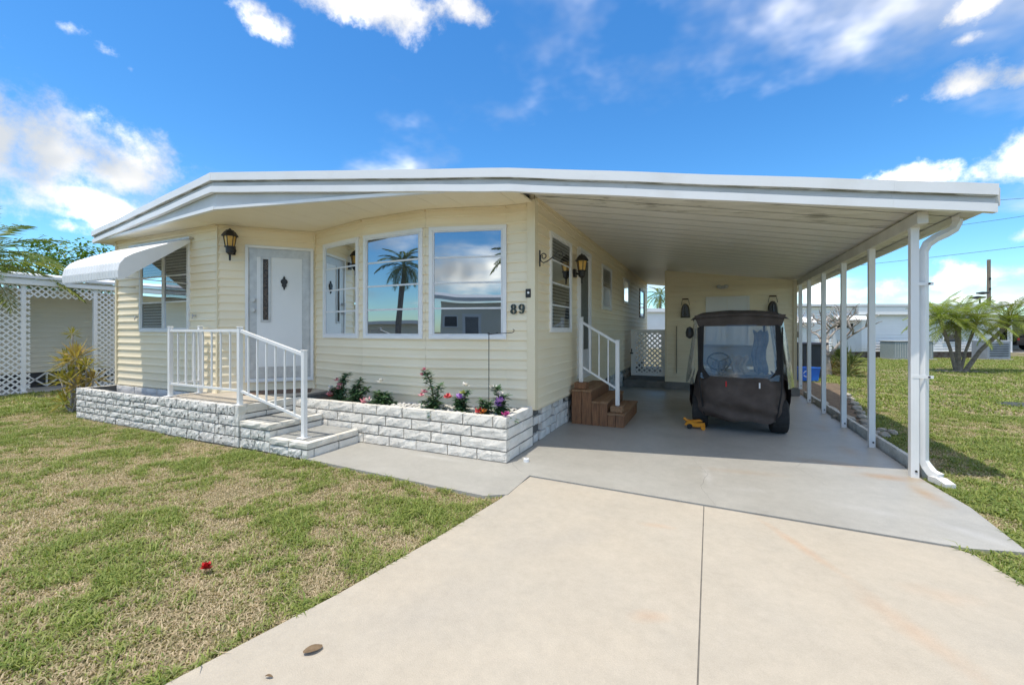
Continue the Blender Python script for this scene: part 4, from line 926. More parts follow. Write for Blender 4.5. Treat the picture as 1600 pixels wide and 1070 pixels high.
for a_ in (30, 150, 270): build('spoke', MB().tube([(CX - .23, 6.93, .90), (CX - .23 + .15 * math.cos(R(a_)), 6.93 - .07 * math.sin(R(a_)), .90 + .125 * math.sin(R(a_)))], .009, 6), BLACK, stw)
def drape(name, x0, x1, y, z0, z1, m, k):
    mb = MB(); vs = [(lerp(x0, x1, i / 10) + .02 * math.sin(j), y + .03 * math.sin(i * 1.9 + k) + .03 * j / 8, lerp(z1, z0, j / 8) + .02 * math.sin(i * 1.3 + k)) for j in range(9) for i in range(11)]
    mb.add(vs, [(j * 11 + i, j * 11 + i + 1, (j + 1) * 11 + i + 1, (j + 1) * 11 + i) for j in range(8) for i in range(10)]); return build(name, mb, m, cart, smooth=True)
drape('towel', CX + .23, CX + .42, 7.2, .72, 1.35, BLUEC, 1); drape('towel', CX - .05, CX + .16, 7.15, .72, .98, TAN, 2); drape('towel', CX - .33, CX - .12, 7.22, .70, .90, BLUEC, 3)
drape('rear_curtain', CX - .5, CX + .5, 8.15, .74, 1.5, VINYLS, 4)
build('mirror', MB().lathe([(.01, -.09), (.05, -.06), (.055, 0), (.04, .06), (.01, .08)], (CX - .615, 6.62, 1.33), 10), BLACK, cart)
jk = thing('trolley_jack', 'small orange floor jack on the slab at the golf cart\'s left front wheel', 'jack', (-.17, 6.38, 0))
for dy in (-.055, .055): build('side_plate', MB().add([(-.29, 6.38 + dy, .05), (-.24, 6.38 + dy, .11), (-.15, 6.38 + dy, .085), (-.03, 6.38 + dy, .095), (-.03, 6.38 + dy, .04), (-.15, 6.38 + dy, .03)] + [(-.29, 6.39 + dy, .05), (-.24, 6.39 + dy, .11), (-.15, 6.39 + dy, .085), (-.03, 6.39 + dy, .095), (-.03, 6.39 + dy, .04), (-.15, 6.39 + dy, .03)], [(0, 1, 2, 3, 4, 5), (11, 10, 9, 8, 7, 6)] + [(i, 6 + i, 6 + (i + 1) % 6, (i + 1) % 6) for i in range(6)]), ORANGE, jk)
build('lift_arm', MB().bar((-.25, 6.385, .09), (-.06, 6.385, .12), .05, .03), ORANGE, jk); build('saddle', MB().lathe([(.03, .12), (.035, .14), (.02, .145)], (-.06, 6.385, 0), 10), BLACK, jk)
for x_, r_ in ((-.22, .036), (-.05, .028)):
    for dy in (-.07, .08): build('caster', MB().tube([(x_, 6.375 + dy, r_), (x_, 6.395 + dy, r_)], r_, 12), BLACK if x_ < -.1 else ORANGE, jk)
build('handle_socket', MB().tube([(-.22, 6.385, .08), (-.30, 6.385, .13)], .018, 8), ORANGE, jk)

# ------------------------------------------------------------------ vegetation helpers
def leaf_quad(mb, base, d, up, L, w, droop=0.0):
    """A leaf of two quads folded along its run: base, direction, up, length, width."""
    base = Vector(base); d = Vector(d).normalized(); s = d.cross(Vector(up)); s = s.normalized() if s.length > 1e-4 else Vector((1, 0, 0))
    m_ = base + d * L * .5 + Vector((0, 0, -droop * .25)); t_ = base + d * L + Vector((0, 0, -droop))
    mb.add([base, m_ + s * w / 2, t_, m_ - s * w / 2], [(0, 1, 2, 3)])
def frond_mesh(name, L, rise, droop, n, ll, lw, m, vee=.5, start=.18):
    mb = MB(); pts = []
    def at(t): return Vector((L * t * (1 - .18 * t * droop), 0, rise * L * t - droop * L * t * t * .8))
    mb.tube([at(i / 8) for i in range(9)], [.014 * (1 - .8 * i / 8) * L ** .5 for i in range(9)], 4, False)
    for i in range(n):
        t = start + (1 - start) * (i + .5) / n; p = at(t); tan = (at(min(t + .03, 1)) - at(t - .03)).normalized(); l = ll * (math.sin(math.pi * (.18 + .78 * t)) ** .7)
        for sg in (-1, 1):
            d = tan * (.55 + .3 * t) + Vector((0, sg, 0)) * random.uniform(.75, 1) + Vector((0, 0, random.uniform(-.15, .3) * vee))
            leaf_quad(mb, p, d, (0, 0, 1), l * random.uniform(.85, 1.1), lw, l * random.uniform(.1, .45))
    me = mb.mesh(name); me.materials.append(m); return me
PALMG = leaf_mat('palm_green', (.075, .13, .022), (.15, .20, .04), scale=2.5, trans=.3)
PALMY = leaf_mat('palm_yellow_green', (.13, .17, .03), (.24, .25, .05), scale=2.0, trans=.35)
PALMB = leaf_mat('palm_bright', (.23, .30, .06), (.36, .40, .11), scale=2.0, trans=.4)
PALMD = leaf_mat('palm_dark', (.05, .08, .02), (.10, .12, .03), scale=2.0, trans=.3)
TREEG = leaf_mat('tree_leaf', (.06, .13, .02), (.13, .22, .035), scale=1.2, trans=.35)
def crown(parent, top, meshes, n, e0=-35, e1=75, s=1.0, name='frond', az0=0.0):
    w = wloc(parent)
    for i in range(n):
        o = link(name, random.choice(meshes), None, parent); el = lerp(e1, e0, (i / max(n - 1, 1)) ** .8) + random.uniform(-6, 6); az = az0 + 137.5 * i + random.uniform(-12, 12)
        o.rotation_euler = (random.uniform(-.15, .15), -R(el), R(az)); o.location = (top[0] - w.x, top[1] - w.y, top[2] - w.z + random.uniform(-.02, .03)); k = s * random.uniform(.85, 1.1); o.scale = (k, k, k)
def cam_pt(px, zc, z=0.0):
    xc = (px - 800) / 660 * zc; c, s = math.cos(THETA), math.sin(THETA); return (xc * c - zc * s, xc * s + zc * c, z)

# palms reflected in the windows stand across the street behind the viewer
fr1 = [frond_mesh('frond', 1.5, .35, .95, 26, .42, .035, m_) for m_ in (PALMG, PALMY, PALMD)]
def tall_palm(name, label, x, y, h, s, bend, n=30, meshes=fr1, r=.13):
    t = thing(name, label, 'palm tree', (x, y, -.05)); pts = [(x + bend * (k / 6) ** 1.5, y, h * k / 6) for k in range(7)]
    build('trunk', MB().tube(pts, [r * 1.25] + [r * lerp(1, .8, k / 6) for k in range(6)], 10), BARK, t); crown(t, pts[-1], meshes, n, -40, 80, s); return t
tall_palm('palm_tree', 'tall slim palm mirrored in the middle bow window', -13.6, -6.3, 4.3, .85, .3)
tall_palm('palm_tree', 'palm crown mirrored at the right edge of the right bow window', .15, -8.8, 4.4, 1.0, -.2)
oh = thing('facing_house', 'cream bungalow with grey door mirrored in the right bow window', 'house', (1, -12, 0))
build('wall', MB().box(-3.6, 8, -16, -11.5, -.05, 2.75), NCREAM, oh); build('roof', MB().add([(-4.3, -11.0, 2.85), (8.5, -11.0, 2.7), (8.5, -16.5, 3.3), (-4.3, -16.5, 3.5), (-4.3, -11.0, 3.05), (8.5, -11.0, 2.9), (8.5, -16.5, 3.5), (-4.3, -16.5, 3.7)], [(0, 3, 2, 1), (4, 5, 6, 7), (0, 1, 5, 4), (1, 2, 6, 5), (2, 3, 7, 6), (3, 0, 4, 7)]), ROOFM, oh)
dr_ = build('door', MB().box(-2.55, -1.55, -11.499, -11.44, .1, 2.2), WHITE, oh); build('pane', MB().box(-2.4, -1.7, -11.439, -11.43, .25, 2.05), mat('grey_screen', (.12, .12, .12), (.16, .16, .16), rough=.6), dr_)
wn_ = build('window', MB().box(-3.5, -2.8, -11.499, -11.45, 1.5, 2.1), WHITE, oh); build('pane', MB().box(-3.44, -2.86, -11.449, -11.44, 1.56, 2.04), DARK, wn_)
fh = thing('facing_house', 'low house with white roof mirrored behind the palm in the middle bow window', 'house', (-22, -20, 0))
build('wall', MB().box(-32, -14, -26, -20, -.05, 1.9), NCREAM, fh); build('roof', MB().box(-32.6, -13.4, -26.5, -19.4, 1.9, 2.2), ROOFM, fh)

# ------------------------------------------------------------------ flowers in the planter
LEAFD = leaf_mat('flower_leaf', (.06, .13, .065), (.12, .21, .10), scale=9, trans=.2); STEM = mat('flower_stem', (.10, .13, .05), (.17, .10, .06), scale=20, rough=.7)
PINK = mat('pink_petal', (.68, .20, .28), (.75, .42, .45), scale=30, rough=.6); PURP = mat('purple_petal', (.32, .12, .50), (.45, .28, .62), scale=30, rough=.6); WPET = mat('white_petal', (.82, .80, .76), (.78, .74, .66), scale=20, rough=.6); CRIM = mat('crimson_petal', (.55, .05, .08), (.65, .10, .07), scale=20, rough=.6)
def blossom(mb, c, r, n=7):
    c = Vector(c)
    for i in range(n):
        a = 2 * math.pi * i / n + random.random(); d = Vector((math.cos(a), math.sin(a) , random.uniform(.0, .9))); leaf_quad(mb, c, d, (0, 0, 1), r * random.uniform(.8, 1.1), r * .8, -r * .2)
    for i in range(4):
        a = random.random() * 6.3; leaf_quad(mb, c + Vector((0, 0, r * .2)), (math.cos(a) * .4, math.sin(a) * .4, 1), (1, 0, 0), r * .7, r * .6)
def flower(x, y, h, label, stems, blooms, bushy=0, lean=0.0):
    """stems: list of (dx, dy, height); blooms: list of (dx, dy, z, radius, material)."""
    t = thing('flowering_plant', label, 'plant', (x, y, .385)); lb = MB(); sb = MB(); stems = [(a * 1.1, b, c * 1.12) for a, b, c in stems] + [(random.uniform(-.12, .12), random.uniform(-.04, .04), random.uniform(.14, .24)) for _ in range(3)]
    for dx, dy, hh in stems:
        pts = [(x + dx * (k / 5) ** 1.4, y + dy * k / 5, .36 + hh * math.sin(k / 5 * 1.45) / .99) for k in range(6)]; sb.tube(pts, [.009] * 3 + [.006] * 3, 5)
        for k in range(int(24 + hh * 150)):
            u = random.uniform(.22, 1); i = min(int(u * 5), 4); p = Vector(pts[i]).lerp(Vector(pts[i + 1]), u * 5 - i); a = random.random() * 6.3
            leaf_quad(lb, p, (math.cos(a), math.sin(a), random.uniform(-.3, .7)), (0, 0, 1), random.uniform(.06, .11), .036, .015)
    for k in range(int(bushy * 1.3)):
        a = random.random() * 6.3; rr = random.uniform(.0, .17); p = Vector((x + rr * math.cos(a), y + rr * math.sin(a) * .7, .39 + random.uniform(0, h) * (1 - rr / .21)))
        leaf_quad(lb, p, (math.cos(a), math.sin(a), random.uniform(-.2, .8)), (0, 0, 1), random.uniform(.06, .11), .036, .016)
    build('stem', sb, STEM, t); build('foliage', lb, LEAFD, t, kind='stuff')
    for dx, dy, z, r, m_ in blooms: q = MB(); blossom(q, (x + dx * 1.1, y + dy - .03, z + .03), r * 1.8); build('blossom', q, m_, t)
fy_ = 4.08
flower(-4.42, fy_ + .05, .2, 'plant with pink flower spikes nearest the steps in the planter', [(.10, .03, .38), (.03, .02, .33), (-.1, 0, .18)], [(-.02, 0, .66, .03, PINK), (.02, 0, .60, .03, PINK), (.0, 0, .55, .03, PINK), (-.12, 0, .53, .045, WPET), (-.1, -.02, .47, .045, PINK), (-.14, .02, .44, .04, CRIM)], 50)
flower(-4.08, fy_, .2, 'dark green arching plant beside the pink spikes', [(.06, .0, .33), (.18, .0, .24), (.01, 0, .26)], [], 60)
flower(-3.65, fy_, .22, 'bushy dark green plant with one white rose in the planter', [(.05, 0, .18), (-.08, .0, .2)], [(-.01, 0, .69, .035, WPET), (-.19, -.05, .42, .05, PINK), (-.15, -.06, .44, .04, WPET)], 300)
flower(-2.85, fy_ - .02, .2, 'tall arching plant with pink spike in the middle of the planter', [(-.14, 0, .46), (.06, 0, .33), (-.16, -.02, .15), (.05, -.15, .05)], [(-.13, 0, .86, .025, PINK), (-.15, 0, .80, .025, PINK), (-.12, 0, .60, .03, PINK), (-.16, 0, .56, .03, PINK)], 90)
flower(-2.50, fy_, .1, 'plant with purple and red flowers and a pale yellow bloom', [(.06, 0, .28), (-.04, 0, .2)], [(.06, 0, .70, .035, WPET), (.0, -.01, .56, .045, PURP), (-.15, -.02, .56, .04, CRIM), (.03, 0, .62, .03, mat('yellow_green_petal', (.5, .55, .12), (.6, .6, .2), rough=.6))], 110)
flower(-2.24, fy_ + .02, .1, 'low red and orange flower on the white pebbles', [(.02, 0, .06)], [(.0, -.06, .43, .045, CRIM), (.04, -.06, .43, .035, mat('orange_petal', (.75, .28, .05), (.7, .35, .08), rough=.6))], 20)
flower(-2.03, fy_, .1, 'plant with white and purple flowers near the right corner of the planter', [(-.03, 0, .34), (.05, 0, .26)], [(-.06, 0, .70, .03, WPET), (.02, 0, .64, .035, WPET), (.03, -.01, .56, .045, PURP), (.0, -.02, .52, .035, PURP), (.12, -.10, .44, .035, mat('magenta_petal', (.45, .03, .22), (.5, .08, .3), rough=.6))], 60)

# ------------------------------------------------------------------ dracaena at the left corner of the planter
DRAC = leaf_mat('dracaena_leaf', (.36, .30, .06), (.24, .22, .05), scale=9, trans=.3); DRACR = leaf_mat('dracaena_tan', (.34, .22, .08), (.42, .34, .12), scale=9, trans=.3)
def rosette(name, n, L, w, m, e0=-25, e1=80):
    mb = MB()
    for i in range(n):
        az = 137.5 * i + random.uniform(-15, 15); el = lerp(e1, e0, i / n) + random.uniform(-8, 8); d = Vector((math.cos(R(az)) * math.cos(R(el)), math.sin(R(az)) * math.cos(R(el)), math.sin(R(el))))
        leaf_quad(mb, d * .02, d, (0, 0, 1), L * random.uniform(.75, 1.1), w, L * random.uniform(.05, .25))
    me = mb.mesh(name); me.materials.append(m); return me
ros = [rosette('leaf_rosette', 30, .30, .034, m_) for m_ in (DRAC, DRACR, DRAC)]
dp = thing('dracaena', 'spiky yellow-green dracaena with bare stems at the left end of the planter', 'plant', (-9.75, 3.42, -.05))
for dx, dy, z, k, s in ((-.45, .1, 1.29, 0, .55), (-.33, 0, .78, 0, 1.1), (-.12, .05, .90, 1, 1.2), (.02, -.02, .86, 1, 1.15), (-.62, 0, .50, 0, .8), (.27, .03, .74, 2, .95), (.17, -.05, .42, 1, 1.1), (-.1, -.06, .50, 2, 1.1), (.0, .1, .30, 1, 1.0), (-.15, -.1, .12, 0, .9), (.32, .1, .52, 1, .9), (-.3, .15, .60, 2, 1.0)):
    b = Vector((-9.75 + random.uniform(-.08, .08), 3.42 + random.uniform(-.08, .08), -.06)); e = Vector((-9.75 + dx, 3.42 + dy, z)); md = b.lerp(e, .5) + Vector((dx * .18, 0, -.05))
    build('stem', MB().tube([b, md, e], [.018, .015, .012], 6), PALE, dp); o = link('leaf_rosette', ros[k], None, dp); w = wloc(dp); o.location = e - w; o.scale = (s, s, s); o.rotation_euler = (dy, dx * .8, random.random() * 6)

# ------------------------------------------------------------------ left neighbour with lattice carport
nb = thing('neighbour_carport_house', 'neighbouring cream house with white lattice carport at the left edge', 'house', (-15, 5, 0))
build('floor', MB().box(-20, -13.55, -2, 14, -.2, -.01), mat('pale_concrete', (.42, .42, .41), (.36, .36, .35), scale=2, rough=.9), nb)
build('fascia', MB().bevbox(-13.70, -13.55, -2, 14, 2.36, 2.50, .01), NWHITE, nb)
build('roof', MB().add([(-13.5, -2, 2.505), (-13.5, 14, 2.505), (-18, 14, 2.98), (-18, -2, 2.98), (-13.5, -2, 2.56), (-13.5, 14, 2.56), (-18, 14, 3.04), (-18, -2, 3.04)], [(0, 3, 2, 1), (4, 5, 6, 7), (0, 1, 5, 4), (1, 2, 6, 5), (2, 3, 7, 6), (3, 0, 4, 7)]), ROOFM, nb)
siding('wall', nb, (-14.7, -2), (-14.7, 14), .35, 2.36, [], m=NCREAM, expo=.12)
bw_ = MB(); 
for i in range(30):
    y = 1 + i * .4
    bw_.box(-14.72, -14.66, y, y + .02, 0, .34); bw_.bar((-14.69, y + .02, .02), (-14.69, y + .4, .33), .03, .03); bw_.bar((-14.69, y + .02, .33), (-14.69, y + .4, .02), .03, .03)
build('breeze_blocks', bw_, NWHITE, nb, kind='stuff'); build('skirting', MB().box(-14.85, -14.75, -2, 14, -.1, .35), mat('skirting_dark', (.06, .065, .07), (.09, .09, .095), rough=.9), nb)
def latt_panel(y0, y1, z0, z1, nm='lattice_panel'):
    fr = lambda s, o, z: (-13.64 - o, y0 + s, z)
    build(nm, lattice(MB(fr), y1 - y0, z1 - z0, 0, pitch=.125, bw=.030, cz=z0), NWHITE, nb, kind='stuff')
latt_panel(2.6, 4.02, -.0, 2.36); latt_panel(4.02, 5.12, 2.10, 2.36); latt_panel(5.12, 6.4, -.0, 2.36)
for y in (3.92, 5.12, 3.3): build('post', MB().bevbox(-13.69, -13.62, y - .035, y + .035, -.05, 2.37, .005), NWHITE, nb)
build('post', MB().bevbox(-13.62, -13.56, 3.87, 3.93, -.05, .04, .005), NWHITE, nb)

def broad_tree(name, label, x, y, h, r, nleaf, m, seed, trunk=.14, leaf=.16, lo=.45):
    random.seed(seed); t = thing(name, label, 'tree', (x, y, -.05)); w = wloc(t); tips = []
    tb = MB(); tb.tube([(x, y, -.06), (x + .1, y, h * .25), (x - .05, y + .05, h * lo)], [trunk, trunk * .8, trunk * .6], 8); build('trunk', tb, BARK, t)
    base = Vector((x - .05, y + .05, h * lo)); lim = MB()
    for i in range(11):
        a = 2.4 * i; e = Vector((x + r * math.cos(a) * random.uniform(.35, 1), y + r * math.sin(a) * random.uniform(.35, 1), h * random.uniform(.6, 1.0))); md = base.lerp(e, .5) + Vector((0, 0, .15 * h * random.uniform(-.3, .6)))
        lim.tube([base, md, e], [trunk * .4, trunk * .25, trunk * .1], 5); tips += [e, md.lerp(e, .5)]
        for j in range(2): s = md.lerp(e, random.uniform(.3, .9)) + Vector((random.uniform(-1, 1), random.uniform(-1, 1), random.uniform(-.3, .8))) * r * .35; lim.tube([md.lerp(e, .4), s], [trunk * .12, trunk * .05], 4); tips.append(s)
    build('limbs', lim, BARK, t); lb = MB()
    for k in range(nleaf):
        c = random.choice(tips); g = Vector((random.gauss(0, 1), random.gauss(0, 1), random.gauss(0, .6))) * r * .17; d = Vector((random.uniform(-1, 1), random.uniform(-1, 1), random.uniform(-.5, .5)))
        leaf_quad(lb, c + g, d, (random.uniform(-.5, .5), random.uniform(-.5, .5), 1), leaf * random.uniform(.6, 1.2), leaf * .55, leaf * .2)
    build('crown', lb, m, t, kind='stuff'); random.seed(seed + 1)
broad_tree('leafy_tree', 'light green broadleaf tree behind the left neighbour\'s roof, nearest the house', *cam_pt(140, 24)[:2], 6.1, 1.9, 2300, TREEG, 11, leaf=.26)
broad_tree('leafy_tree', 'broadleaf tree partly hidden by palm fronds at the left edge', *cam_pt(45, 25)[:2], 6.4, 2.4, 3000, TREEG, 12, leaf=.27)
lpalm = thing('palm_tree', 'palm with drooping yellow-green fronds cut by the left picture edge', 'palm tree', (*cam_pt(-48, 9.2)[:2], -.05))
fr2 = [frond_mesh('frond', 2.0, .25, .75, 44, .40, .032, m_, vee=.9) for m_ in (PALMY, PALMG)]
tp = (*cam_pt(-48, 9.2)[:2], 2.75); build('trunk', MB().tube([(tp[0], tp[1], -.06), (tp[0], tp[1] + .1, 1.4), tp], [.16, .12, .10], 10), BARK, lpalm); crown(lpalm, tp, fr2, 22, -12, 62, 1.0)

# ------------------------------------------------------------------ back yard seen over the gate
bh = thing('rear_house', 'white house wall seen over the lattice gate', 'house', (*cam_pt(1030, 34)[:2], -.05), THETA)
build('wall', MB().box(-6, 1.2, 0, 5, 0, 2.9), NWHITE, bh, local=True); build('roof', MB().box(-6.3, 1.5, -.3, 5.3, 2.91, 3.2), ROOFM, bh, local=True)
tall_palm('palm_tree', 'palm frond crown showing between house and shed above the gate', *cam_pt(1030, 38)[:2], 4.4, 1.1, .1, n=22)

# ------------------------------------------------------------------ right-hand yard
wh = thing('white_house', 'long white lap-sided house across the right lawn', 'house', (*cam_pt(1440, 21.5)[:2], -.05), THETA)
def lw(name, mb, m, parent=wh): return build(name, mb, m, parent, local=True)
lw('wall', MB().box(-7.5, 3.4, .03, 7, .34, 2.62), NWHITE)
for i in range(13): lw('siding_board', MB().add([(-3.3, -.0, .36 + i * .14), (3.4, -.0, .36 + i * .14), (3.4, .03, .50 + i * .14), (-3.3, .03, .50 + i * .14), (-3.3, .03, .36 + i * .14), (3.4, .03, .36 + i * .14)], [(0, 1, 2, 3), (0, 4, 5, 1)]), NWHITE)
for i in range(15): lw('siding_board', MB().add([(-7.5, -.0, .36 + i * .14), (-3.32, -.0, .36 + i * .14), (-3.32, .03, .50 + i * .14), (-7.5, .03, .50 + i * .14), (-7.5, .03, .36 + i * .14), (-3.32, .03, .36 + i * .14)], [(0, 1, 2, 3), (0, 4, 5, 1)]), NWHITE)
lw('skirting', MB().box(-7.4, 3.3, .06, .2, 0, .34), mat('brick_skirting', (.10, .06, .05), (.2, .18, .16), scale=5, rough=.9))
lw('fascia', MB().box(-3.4, 3.7, -.25, -.1, 2.22, 2.62), NWHITE); lw('roof', MB().add([(-7.7, -.3, 2.64), (3.8, -.3, 2.64), (3.8, 7.2, 3.0), (-7.7, 7.2, 3.0), (-7.7, -.3, 2.76), (3.8, -.3, 2.76), (3.8, 7.2, 3.15), (-7.7, 7.2, 3.15)], [(0, 3, 2, 1), (4, 5, 6, 7), (0, 1, 5, 4), (1, 2, 6, 5), (2, 3, 7, 6), (3, 0, 4, 7)]), ROOFM)
wd_ = lw('door', MB().box(-4.55, -3.1, -.05, -.01, .34, 1.95), mat('grey_white_door', (.62, .64, .66), (.58, .6, .62), rough=.5)); lw('vent', MB().box(-4.45, -3.55, -.075, -.051, 1.55, 1.78), DARK, wd_)
lw('door_hood', MB().add([(-4.65, -.55, 1.93), (-3.0, -.55, 1.93), (-3.0, 0, 2.25), (-4.65, 0, 2.25), (-4.65, -.55, 1.97), (-3.0, -.55, 1.97), (-3.0, 0, 2.29), (-4.65, 0, 2.29)], [(0, 1, 2, 3), (4, 7, 6, 5), (0, 4, 5, 1), (1, 5, 6, 2), (3, 2, 6, 7), (0, 3, 7, 4)]), NWHITE)
for xw in (-6.6,): lw('window_hood', MB().add([(xw - .9, -.6, 1.80), (xw + .9, -.6, 1.80), (xw + .9, 0, 2.25), (xw - .9, 0, 2.25), (xw - .9, -.6, 1.84), (xw + .9, -.6, 1.84)], [(0, 1, 2, 3), (4, 5, 1, 0)]), NWHITE)
for xw, a_, b_ in ((1.5, .8, 1.8), (-6.6, 1.0, 1.75)):
    w_ = lw('window', MB().box(xw - .45, xw + .45, -.04, -.005, a_, b_), NWHITE); lw('pane', MB().box(xw - .39, xw + .39, -.05, -.041, a_ + .06, b_ - .06), DIMGLASS, w_)
vt = thing('roof_vent', 'black twin-disc turbine vent on the white house roof', 'roof vent', (*cam_pt(1531, 23)[:2], 2.7)); x_, y_ = cam_pt(1531, 23)[:2]
build('pipe', MB().tube([(x_, y_, 2.7), (x_, y_, 3.15)], .035, 6), BLACK, vt); build('disc', MB().lathe([(.05, 0), (.30, .05), (.30, .12), (.05, .17)], (x_ - .08, y_, 3.08), 14), BLACK, vt); build('disc', MB().lathe([(.05, 0), (.26, .05), (.26, .11), (.05, .15)], (x_ + .12, y_, 3.33), 14), BLACK, vt)
ac = thing('air_conditioner', 'grey air conditioning unit standing against the white house', 'air conditioner', (*cam_pt(1415, 20.6)[:2], -.05), THETA)
lw('case', MB().bevbox(-.9, .95, -.4, .4, .06, .88, .03), ACM, ac); lw('top', MB().bevbox(-.93, .98, -.43, .43, .88, .93, .02), mat('unit_top', (.3, .32, .32), (.36, .38, .38), rough=.5), ac); lw('base', MB().box(-1.0, 1.05, -.5, .5, 0, .06), EDGEM, ac)
for i in range(16): lw('louvre', MB().box(-.86 + i * .113, -.84 + i * .113, -.412, -.401, .12, .82), ALU, ac)
ac2 = thing('air_conditioner', 'grey cabinet unit behind the leaning palm trunk', 'air conditioner', (*cam_pt(1548, 20.5)[:2], -.05), THETA)
lw('case', MB().bevbox(-.55, .55, -.35, .35, .06, .95, .03), mat('unit_blue_grey', (.22, .25, .29), (.28, .31, .35), rough=.5), ac2); lw('base', MB().box(-.62, .62, -.42, .42, 0, .06), EDGEM, ac2)
for i in range(6): lw('louvre', MB().box(-.45, .45, -.362, -.351, .2 + i * .11, .23 + i * .11), DARK, ac2)
fhs = thing('carport_house', 'house with open carport and patterned porch at the far right edge', 'house', (*cam_pt(1610, 27)[:2], -.05), THETA)
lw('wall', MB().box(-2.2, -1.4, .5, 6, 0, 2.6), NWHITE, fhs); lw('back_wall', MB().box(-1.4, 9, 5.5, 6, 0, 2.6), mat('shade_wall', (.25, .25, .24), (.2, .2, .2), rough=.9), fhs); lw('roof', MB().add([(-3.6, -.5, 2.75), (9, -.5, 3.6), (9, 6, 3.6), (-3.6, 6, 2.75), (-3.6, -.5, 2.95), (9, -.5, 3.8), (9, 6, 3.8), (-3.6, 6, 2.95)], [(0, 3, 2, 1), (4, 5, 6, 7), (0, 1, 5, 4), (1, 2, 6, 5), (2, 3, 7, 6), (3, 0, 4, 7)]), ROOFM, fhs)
for x in (-1.3, 2.5): lw('post', MB().box(x, x + .15, 0, .15, 0, 3.0), NWHITE, fhs)
lw('floor', MB().box(-1.3, 9, -8, 6, -.02, .03), DRIVE, fhs)
vh = thing('parked_car', 'dark car in the far right carport, only its rear corner in view', 'car', (*cam_pt(1606, 29.5)[:2], 0), THETA)
def carb(mb_prof, x0, x1): n = len(mb_prof); return MB().add([(x0, y, z) for y, z in mb_prof] + [(x1, y, z) for y, z in mb_prof], [tuple(range(n)), tuple(range(2 * n - 1, n - 1, -1))] + [(i, n + i, n + (i + 1) % n, (i + 1) % n) for i in range(n)])
lw('body', carb([(0, .35), (-.05, .85), (.15, .95), (.5, 1.42), (1.9, 1.45), (2.6, .98), (3.9, .85), (4.0, .4)], -.8, .8), mat('car_dark', (.02, .022, .026), (.03, .03, .034), rough=.2), vh)
lw('rear_window', MB().add([(-.62, .17, 1.0), (.62, .17, 1.0), (.55, .47, 1.38), (-.55, .47, 1.38)], [(0, 1, 2, 3)]), DIMGLASS, vh)
for sx in (-1, 1):
    lw('tail_light', MB().box(sx * .72 - .08, sx * .72 + .08, -.06, -.02, .7, .85), RED, vh)
    for yy in (.75, 3.2): w_ = lw('wheel', MB().tube([(sx * .62, yy, .3), (sx * .82, yy, .3)], .31, 16), RUBBER, vh); lw('rim', MB().tube([(sx * .825, yy, .3), (sx * .835, yy, .3)], .18, 12), ALU, w_)

# clump palm with three leaning trunks
px_, py_ = cam_pt(1497, 14.2)[:2]; pp = thing('pygmy_date_palm', 'clump of three leaning date palms with feathery crowns on the right lawn', 'palm tree', (px_, py_, -.05))
fr3 = [frond_mesh('frond', 1.35, .30, .72, 46, .30, .016, m_, vee=.9, start=.10) for m_ in (PALMY, PALMB, PALMB)]
c_, s_ = math.cos(THETA), math.sin(THETA)
for dx, h, r, n, k in ((.0, 1.50, .07, 32, 1.0), (-.62, 1.75, .045, 30, .95), (1.75, 1.62, .058, 32, 1.0), (.62, 1.62, .04, 24, .9)):
    top = (px_ + dx * c_, py_ + dx * s_, h); md = (px_ + dx * .42 * c_, py_ + dx * .42 * s_, h * .42)
    build('trunk', MB().tube([(px_ + dx * .08, py_, -.06), md, top], [r * 1.25, r, r * 1.15], 9), BARK, pp); crown(pp, top, fr3, n, -25, 80, k * .88)
rr = [(px_ + random.uniform(-.6, .6), py_ + random.uniform(-.25, .25), -.03) for _ in range(40)]; pebbles('root_debris', rr, .07, BARK, pp)

# utility pole and wires
ux, uy = cam_pt(1545, 46)[:2]; up_ = thing('utility_pole', 'wooden utility pole rising behind the white house roof', 'utility pole', (ux, uy, -.05))
build('pole', MB().tube([(ux, uy, -.06), (ux, uy, 9.1)], [.18, .15], 10), POLEW, up_)
for z in (4.8, 5.8, 6.9): build('insulator', MB().bevbox(ux - .08, ux + .08, uy - .27, uy - .16, z, z + .22, .02), DARK, up_)
def wire(a, b, sag, label):
    a = Vector(a); b = Vector(b); tag(build('power_line', MB().tube([a.lerp(b, i / 16) - Vector((0, 0, sag * 4 * (i / 16) * (1 - i / 16))) for i in range(17)], .016, 4), BLACK), label, 'power line')
wire(cam_pt(1180, 40, 6.6), cam_pt(1800, 28, 8.0), .15, 'lowest power line crossing the sky behind the carport posts')
wire(cam_pt(1400, 40, 10.6), cam_pt(1800, 32, 11.6), .15, 'power line meeting the lower edge of the carport roof corner')
wire(cam_pt(1400, 40, 13.2), cam_pt(1800, 32, 12.2), .15, 'uppermost power line at the carport roof corner')

